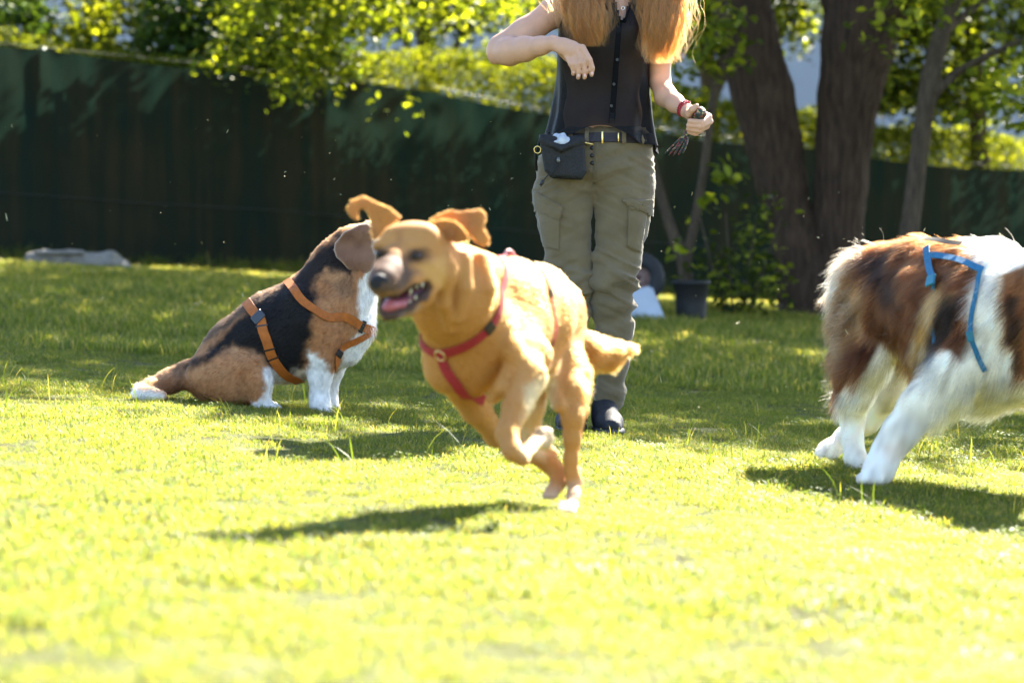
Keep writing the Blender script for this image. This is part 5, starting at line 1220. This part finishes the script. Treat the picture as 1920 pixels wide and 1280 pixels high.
    bp = node(nt, 'Bump', Strength=.45, Distance=.006); nt.links.new(n2.outputs['Fac'], bp.inputs['Height']); nt.links.new(bp.outputs[0], b.inputs['Normal']); nt.links.new(b.outputs[0], out.inputs[0])
    tr = link('trousers', tm, m, root); bv = bvh_of(tm)
    patch4('pocket', bv, lo, (1178, 384), (1214, 384), (1199, 474), (1176, 462), .006, .001, m, tr, 14, .006)
    patch4('pocket_flap', bv, lo, (1168, 374), (1221, 374), (1219, 404), (1180, 392), .005, .008, m, tr, 14, .003)
    patch4('pocket', bv, lo, (1008, 392), (1050, 400), (1048, 470), (1020, 462), .004, .001, m, tr, 14, .005)
    patch4('pocket_flap', bv, lo, (1003, 358), (1057, 388), (1050, 414), (1006, 396), .004, .006, m, tr, 14, .003)
    patch4('fly', bv, lo, (1112, 256), (1122, 256), (1118, 340), (1113, 342), .002, .0005, m, tr, 10)
    for x in (1068, 1098, 1165, 1200): patch4('belt_loop', bv, lo, (x, 244), (x + 7, 244), (x + 7, 270), (x, 270), .003, .010, m, tr, 4)
    metal = plain('gold_metal', (.80, .58, .22), .25, .1, metallic=.9)
    snap = plain('dark_snap', (.03, .03, .03), .3, .1, metallic=.6)
    for y in (278, 292, 306):
        loc = bv.ray_cast(Vector(CAMP - lo), Vector(P(1110, y, 9.9) - CAMP).normalized()); bm = bmesh.new(); bmesh.ops.create_uvsphere(bm, u_segments=12, v_segments=8, radius=.0075)
        for v in bm.verts: v.co = Vector((v.co.x, v.co.y * .5, v.co.z)) + loc[0] + loc[1] * .001
        mm = bpy.data.meshes.new('button'); bm.to_mesh(mm); bm.free(); link('button', mm, snap, tr)
    # belt
    bc = P(1131, 256, Y) - lo; pts = [bc + np.array((math.cos(a) * .20, math.sin(a) * .15, -.004 * math.cos(a))) for a in np.linspace(0, 2 * math.pi, 25)]
    belt, _, _ = ribbon('belt', bv, pts, .034, .003, .003, plain('dark_leather', (.022, .014, .011), .45, .2, 60), root, 3)
    c = P(1131, 258, Y - .135) - lo
    link('belt_buckle', box_mesh('b', c + (-.006, -.004, -.021), c + (.0, .0, .021), .001), metal, belt); link('belt_keeper', box_mesh('b', c + (.050, -.004, -.014), c + (.054, .0, .016), .001), metal, belt)
    # --- blouse
    secs = [(-22, 1100, 1210, .070), (-6, 1062, 1226, .092), (20, 1050, 1234, .115), (60, 1046, 1228, .140), (100, 1045, 1220, .138), (140, 1044, 1218, .122), (180, 1040, 1220, .116), (215, 1034, 1224, .122), (245, 1027, 1229, .132), (262, 1024, 1233, .138)]
    yy = np.array([s[0] for s in secs]); nu, nv = 150, 74; V = []; y_r = np.linspace(-22, 262, nv)
    for j in range(nv):
        y0 = y_r[j]
        for i in range(nu):
            a = 2 * math.pi * i / nu; ca, sa = math.cos(a), math.sin(a)                    # a=0 is picture right, a=-pi/2 the front
            drop = (max(0, ca) ** 2 * 22 - 18 * max(0, -sa) ** 2 * (1 - .6 * max(0, ca)) + 6 * math.sin(a * 5)) * max(0, (y0 - 190) / 72) if y0 > 190 else 0
            y = y0; xl, xr, d = (float(np.interp(y, yy, [s[k] for s in secs])) for k in (1, 2, 3))
            cx = (xl + xr) / 2; rx = (xr - xl) / 2; f = .0025 + .010 * max(0, (y - 120) / 140)
            fo = f * (math.sin(a * 9 + 1.5 * math.sin(y * .02)) * .6 + .8 * mnoise.noise(Vector((ca * 2.2, sa * 2.2, y * .012 + 3))))
            bust = .018 * math.exp(-((y - 62) / 34) ** 2) * (math.exp(-((a - 5.15) / .3) ** 2) + math.exp(-((a - 4.27) / .3) ** 2))
            sp = lambda v: math.copysign(abs(v) ** .86, v)
            p = P(cx, y + drop, Y); p = p + np.array((sp(ca) * (M(rx, Y) + fo), sp(sa) * (d + fo + bust), 0)); V.append(p - lo)
    V = np.array(V); Q = []
    for j in range(nv - 1):
        for i in range(nu):
            k = [j * nu + i, j * nu + (i + 1) % nu, (j + 1) * nu + (i + 1) % nu, (j + 1) * nu + i]; c = V[k].mean(0) + lo
            if c[1] < Y:
                x, y = pix(c[None]); x, y = x[0], y[0]
                if y < 44 and abs(x - 1167) < (44 - y) * .30: continue
            Q.append(k[::-1])
    m2, nt, out = nm('black_chiffon'); b = node(nt, 'BsdfPrincipled', Roughness=.55); b.inputs['Base Color'].default_value = (.006, .006, .007, 1); b.inputs['Specular IOR Level'].default_value = .12
    tb = node(nt, 'BsdfTransparent'); ms = node(nt, 'MixShader'); lw = node(nt, 'LayerWeight', Blend=.35); mp = node(nt, 'MapRange'); mp.inputs['To Min'].default_value = .17; mp.inputs['To Max'].default_value = .0
    nt.links.new(lw.outputs['Facing'], mp.inputs['Value']); nt.links.new(mp.outputs[0], ms.inputs[0]); nt.links.new(b.outputs[0], ms.inputs[1]); nt.links.new(tb.outputs[0], ms.inputs[2]); nt.links.new(ms.outputs[0], out.inputs[0])
    bm_ = mesh_np('blouse', V, np.array(Q)); bl = link('blouse', bm_, m2, root); bb = bvh_of(bm_)
    cloth = plain('black_placket', (.005, .005, .006), .8, .1, 40, spec=.08)
    patch4('placket', bb, lo, (1156, 44), (1166, 44), (1152, 240), (1141, 240), .0008, .0006, cloth, bl, 20)
    for s in (-1, 1):
        patch4('collar', bb, lo, (1167 + s * 17 - 7, -20), (1167 + s * 17 + 7, -20), (1167 + s * 2 + 5, 42), (1167 + s * 2 - 5, 42), .003, .004, cloth, bl, 8)
    for (x, y) in ((1157, 112), (1151, 158), (1146, 199)):
        h = bb.ray_cast(Vector(CAMP - lo), Vector(P(x, y, 9.9) - CAMP).normalized()); bm = bmesh.new(); bmesh.ops.create_cone(bm, segments=14, radius1=.0058, radius2=.005, depth=.003, cap_ends=True)
        bm.transform(Matrix.Rotation(R(90), 4, 'X'))
        for v in bm.verts: v.co += h[0] + h[1] * .004
        mm = bpy.data.meshes.new('button'); bm.to_mesh(mm); bm.free(); link('button', mm, plain('grey_button', (.02, .02, .022), .4), bl, False)
    pend = P(1168, 16, Y - .12) - lo
    ring_part(pend, (.2, 1, 0), .006, .0012, METAL, root, 'pendant')
    # --- shoes
    for (x, dY, yaw) in ((1134, 0, .10), (1076, .03, -.15)):
        sb = Body(.0042); b0 = P(x, 808, Y); b0[2] = float(gz(b0[0], Y)) + .006; b0 = b0 - lo
        f = np.array((math.sin(yaw), -math.cos(yaw), 0)); up = np.array((0, 0, 1.))
        h = lambda d, z, r: (b0 + f * d + up * z, r)
        sb.chain([h(-.06, .040, .040), h(.03, .040, .043), h(.12, .036, .045), h(.19, .028, .032)], k=.02)
        sb.chain([h(-.05, .075, .040), h(-.01, .085, .040), h(.06, .060, .038)], k=.02)
        sb.box(b0 + (-.3, -.4, -.2), b0 + (.3, .4, .012), .001, sub=True)
        sm = sb.mesh('shoe', 2); so = link('shoe', sm, plain('black_suede', (.016, .016, .019), .7, .3, 60, .3, 200), root)
        sl = Body(.0045); sl.chain([h(-.065, .010, .040), h(.03, .010, .043), h(.12, .010, .047), h(.195, .012, .033)], k=.02, flat=((0, 0, 1.), 2.2)); link('sole', sl.mesh('sole'), plain('shoe_sole', (.05, .05, .055), .6), so)
        for k in range(4):
            a = b0 + f * (.045 + .022 * k) + up * (.098 - .011 * k); s_ = np.array((f[1], -f[0], 0)) * .022
            link('lace', tube_mesh('lace', [a - s_ - up * .008, a, a + s_ - up * .008], .003, 6), plain('lace', (.14, .15, .17), .7), so)
    # --- hair: two long wavy masses over the shoulders, and the crown
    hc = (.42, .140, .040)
    hb = Body(.007)
    hb.ell(P(1163, -150, Y + .015) - lo, (M(50, Y), M(56, Y), M(56, Y)), k=.03)
    hb.chain(S([q(1122, -130, Y, 24), q(1104, -60, Y - .03, 30), q(1098, -8, Y - .095, 30), q(1104, 26, Y - .115, 20), q(1110, 44, Y - .115, 9)]), k=.03, flat=((0, 1., 0), 1.6))
    hb.chain(S([q(1206, -130, Y, 24), q(1224, -60, Y - .03, 32), q(1234, -5, Y - .065, 31), q(1238, 40, Y - .08, 22), q(1240, 66, Y - .08, 10)]), k=.03, flat=((0, 1., 0), 1.6))
    hb.chain(S([q(1163, -130, Y + .05, 50), q(1160, -40, Y + .08, 50), q(1160, 60, Y + .13, 40)]), k=.04, flat=((0, 1., 0), 1.6))
    hb.ell(P(1161, -118, Y - .10) - lo, (M(31, Y), M(42, Y), M(46, Y)), k=.01, sub=True)
    hm = hb.mesh('hair', 2); displace(hm, lambda V, N: .004 * vnoise(np.column_stack([V[:, 0] * 60, V[:, 1] * 60, V[:, 2] * 6]), 1))
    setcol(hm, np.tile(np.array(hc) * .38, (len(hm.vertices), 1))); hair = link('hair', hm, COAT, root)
    n = 16000; k = 18; PT = np.zeros((n, k, 3)); t = np.linspace(0, 1, k)
    side = rng.random(n) < .5; g1 = rng.normal(size=n) * .5; g2 = rng.random(n); g3 = rng.normal(size=n); ends = rng.random(n) ** .75
    KL = [(1130, -185, .0), (1100, -130, .0), (1090, -60, -.05), (1092, -8, -.12), (1098, 36, -.145), (1108, 84, -.14)]
    KR = [(1196, -185, .0), (1226, -130, .0), (1240, -60, -.04), (1241, -6, -.10), (1242, 50, -.125), (1240, 114, -.115)]
    sp_ = np.array([(14, .05), (24, .05), (36, .035), (40, .03), (38, .028), (26, .02)])
    CL = np.array(crom(KL, 3)); CR = np.array(crom(KR, 3)); SP = np.array(crom([(a, b, 0) for a, b in sp_], 3))
    ph = rng.random(n) * 6.28
    for i in range(n):
        K = CL if side[i] else CR; te = t * (.52 + .50 * ends[i]) * (len(K) - 1); i0 = np.minimum(te.astype(int), len(K) - 2); fr = te - i0
        c = K[i0] * (1 - fr)[:, None] + K[i0 + 1] * fr[:, None]; s = SP[i0] * (1 - fr)[:, None] + SP[i0 + 1] * fr[:, None]
        lock = round(g1[i] * 9 + g3[i] * .3) / 9; gx = g1[i]; yv = c[:, 1]
        wob = 4.4 * np.sin(yv * (.075 + .012 * math.sin(ph[i])) + lock * 17 + (0 if side[i] else 2)) + 3.4 * np.sin(yv * .15 + ph[i]) + 1.7 * np.sin(yv * .43 + 2 * ph[i]) + (g3[i] * 3.5) * t ** 3
        x = c[:, 0] + gx * s[:, 0] + wob * t; dpt = c[:, 2] - s[:, 1] * math.sqrt(max(0, 1 - min(1, gx * gx))) * (.35 + .8 * g2[i])
        PT[i] = np.array([P(a, b, Y + d) for a, b, d in zip(x, yv, dpt)]) - lo
    colr = np.array(hc)[None] * (.45 + 1.1 * rng.random((n, 1))) * np.array((1, 1, 1)) + (rng.random((n, 1)) > .8) * np.array((.22, .14, .06))
    make_curves('hair_strands', PT, .00042 * np.linspace(1, .4, k)[None], colr, hairmat('woman_hair', .5, .7, 1.25), hair)
    # --- bracelet of red beads
    bc = P(1281, 203, Y - .145) - lo; ax = np.array((.66, -.6, -.38)); ax /= np.linalg.norm(ax); a_ = np.cross(ax, (0, 0, 1.)); a_ /= np.linalg.norm(a_); b_ = np.cross(ax, a_)
    br = bpy.data.objects.new('bracelet', None); COL.objects.link(br); br.parent = root; br['label'] = 'bracelet of small dark red beads'
    bead = None; beadm = plain('red_bead', (.30, .015, .03), .15, .2)
    for row in (0, 1):
        for i in range(22):
            an = 2 * math.pi * i / 22
            if bead is None:
                bm = bmesh.new(); bmesh.ops.create_uvsphere(bm, u_segments=10, v_segments=7, radius=.0042); bead = bpy.data.meshes.new('bead'); bm.to_mesh(bead); bm.free(); smooth(bead); bead.materials.append(beadm)
            o = bpy.data.objects.new('bead', bead); COL.objects.link(o); o.parent = br; o.location = Vector(bc + ax * (.009 * row) + (a_ * math.cos(an) + b_ * math.sin(an)) * .0265)
    # --- treat pouch on the belt
    pl = P(1053, 345, Y - .16); pt = thing('treat_pouch', 'black fabric treat pouch with drawstring and a plastic bag in it, clipped to the belt', 'pouch', tuple(pl))
    pb = Body(.0045); pc = lambda x, y, d: P(x, y, Y + d) - pl
    o_ = pc(1050, 300, -.17); pb.poly([((pc(x, y, 0) - pc(1050, 300, 0))[0], (pc(x, y, 0) - pc(1050, 300, 0))[2]) for x, y in ((1011, 252), (1094, 256), (1099, 322), (1090, 337), (1034, 334), (1021, 320))], o_, (1., 0, 0), (0, 0, 1.), (0, 1., 0), .042, .004, None, .018)
    pb.chain([(pc(1016, 262, -.205), M(5, Y)), (pc(1052, 278, -.222), M(5, Y)), (pc(1092, 264, -.205), M(5, Y))], k=.012)
    pb.box(pc(1000, 249, -.30), pc(1110, 200, 0) + (0, 0, 0), .002, sub=True)
    pb.ell(pc(1050, 262, -.175), (M(26, Y), M(16, Y), M(15, Y)), k=.01, sub=True)
    pf = plain('pouch_nylon', (.012, .012, .013), .7, .3, 40, .5, 120); pm = pb.mesh('bag', 2); displace(pm, lambda V, N: .002 * vnoise(V, 30)); link('bag', pm, pf, pt)
    sb = Body(.004); sb.ell(pc(1050, 267, -.196), (M(20, Y), M(11, Y), M(15, Y))); sm = sb.mesh('plastic_bag'); displace(sm, lambda V, N: .006 * (1 - 2 * np.abs(vnoise(V, 45))) + .003 * vnoise(V, 110)); link('plastic_bag', sm, plain('clear_plastic', (.42, .46, .52), .18, .2, 60), pt, False)
    link('drawstring', tube_mesh('drawstring', crom([pc(1048, 300, -.215), pc(1040, 318, -.222), pc(1026, 330, -.215), pc(1017, 342, -.21)], 5), .0018, 6), pf, pt)
    link('cord_lock', tube_mesh('cord_lock', [pc(1019, 338, -.21), pc(1016, 343, -.21), pc(1013, 348, -.21)], [.006, .007, .005], 8), plain('cord_lock', (.02, .02, .02), .4), pt)
    link('toggle', tube_mesh('toggle', [pc(1047, 297, -.21), pc(1047, 302, -.225)], .006, 10), plain('toggle', (.16, .16, .16), .35), pt)
    for (x, y) in ((1008, 281), (1090, 288)): ring_part(pc(x, y, -.16), (.3, 1, .1), .012, .0022, metal, pt, 'clip')
    link('clip', tube_mesh('clip', [pc(1086, 268, -.15), pc(1098, 268, -.155), pc(1112, 271, -.15)], .003, 8), metal, pt)
    link('strap', tube_mesh('strap', [pc(1030, 250, -.12), pc(1012, 262, -.14), pc(1004, 290, -.13), pc(1006, 320, -.11)], .005, 8), pf, pt)
    # --- rope toy in her left hand
    tl = P(1310, 215, Y - .20); toy = thing('rope_toy', 'dark braided rope toy with loose tassels held in the hand with the red bracelet', 'rope toy', tuple(tl)); pc = lambda x, y, d: P(x, y, Y + d) - tl
    m3, nt, out = nm('mottled_rope'); v = node(nt, 'TexVoronoi', Scale=190.0); tc = node(nt, 'TexCoord'); nt.links.new(tc.outputs['Object'], v.inputs['Vector']); sc = node(nt, 'SeparateColor'); nt.links.new(v.outputs['Color'], sc.inputs[0])
    r = rampn(nt, sc.outputs[0], [(0, (.015, .02, .018)), (.45, (.02, .06, .035)), (.6, (.22, .03, .02)), (.8, (.03, .03, .04)), (.92, (.35, .28, .10))]); r.color_ramp.interpolation = 'CONSTANT'
    b = node(nt, 'BsdfPrincipled', Roughness=.5); nt.links.new(r.outputs[0], b.inputs['Base Color']); nt.links.new(b.outputs[0], out.inputs[0])
    kb = Body(.003); kb.ball((pc(1312, 213, -.225), M(12.5, Y))).chain([(pc(1308, 220, -.20), M(8, Y)), (pc(1298, 236, -.195), M(7, Y)), (pc(1288, 252, -.19), M(6, Y))]); km = kb.mesh('knot'); displace(km, lambda V, N: .0015 * vnoise(V, 130)); link('knot', km, m3, toy)
    for i, (x, y) in enumerate(((1246, 289), (1254, 291), (1262, 293), (1272, 291), (1280, 288), (1258, 284))):
        pts = crom([pc(1288, 250, -.19), pc((1288 + x) / 2 + 4, 264 + i, -.195 - .004 * i), pc(x, y, -.19 - .006 * i)], 5); link('tassel', tube_mesh('tassel', pts, [.0032] * (len(pts) - 2) + [.0042, .0015], 7), m3, toy)
person()
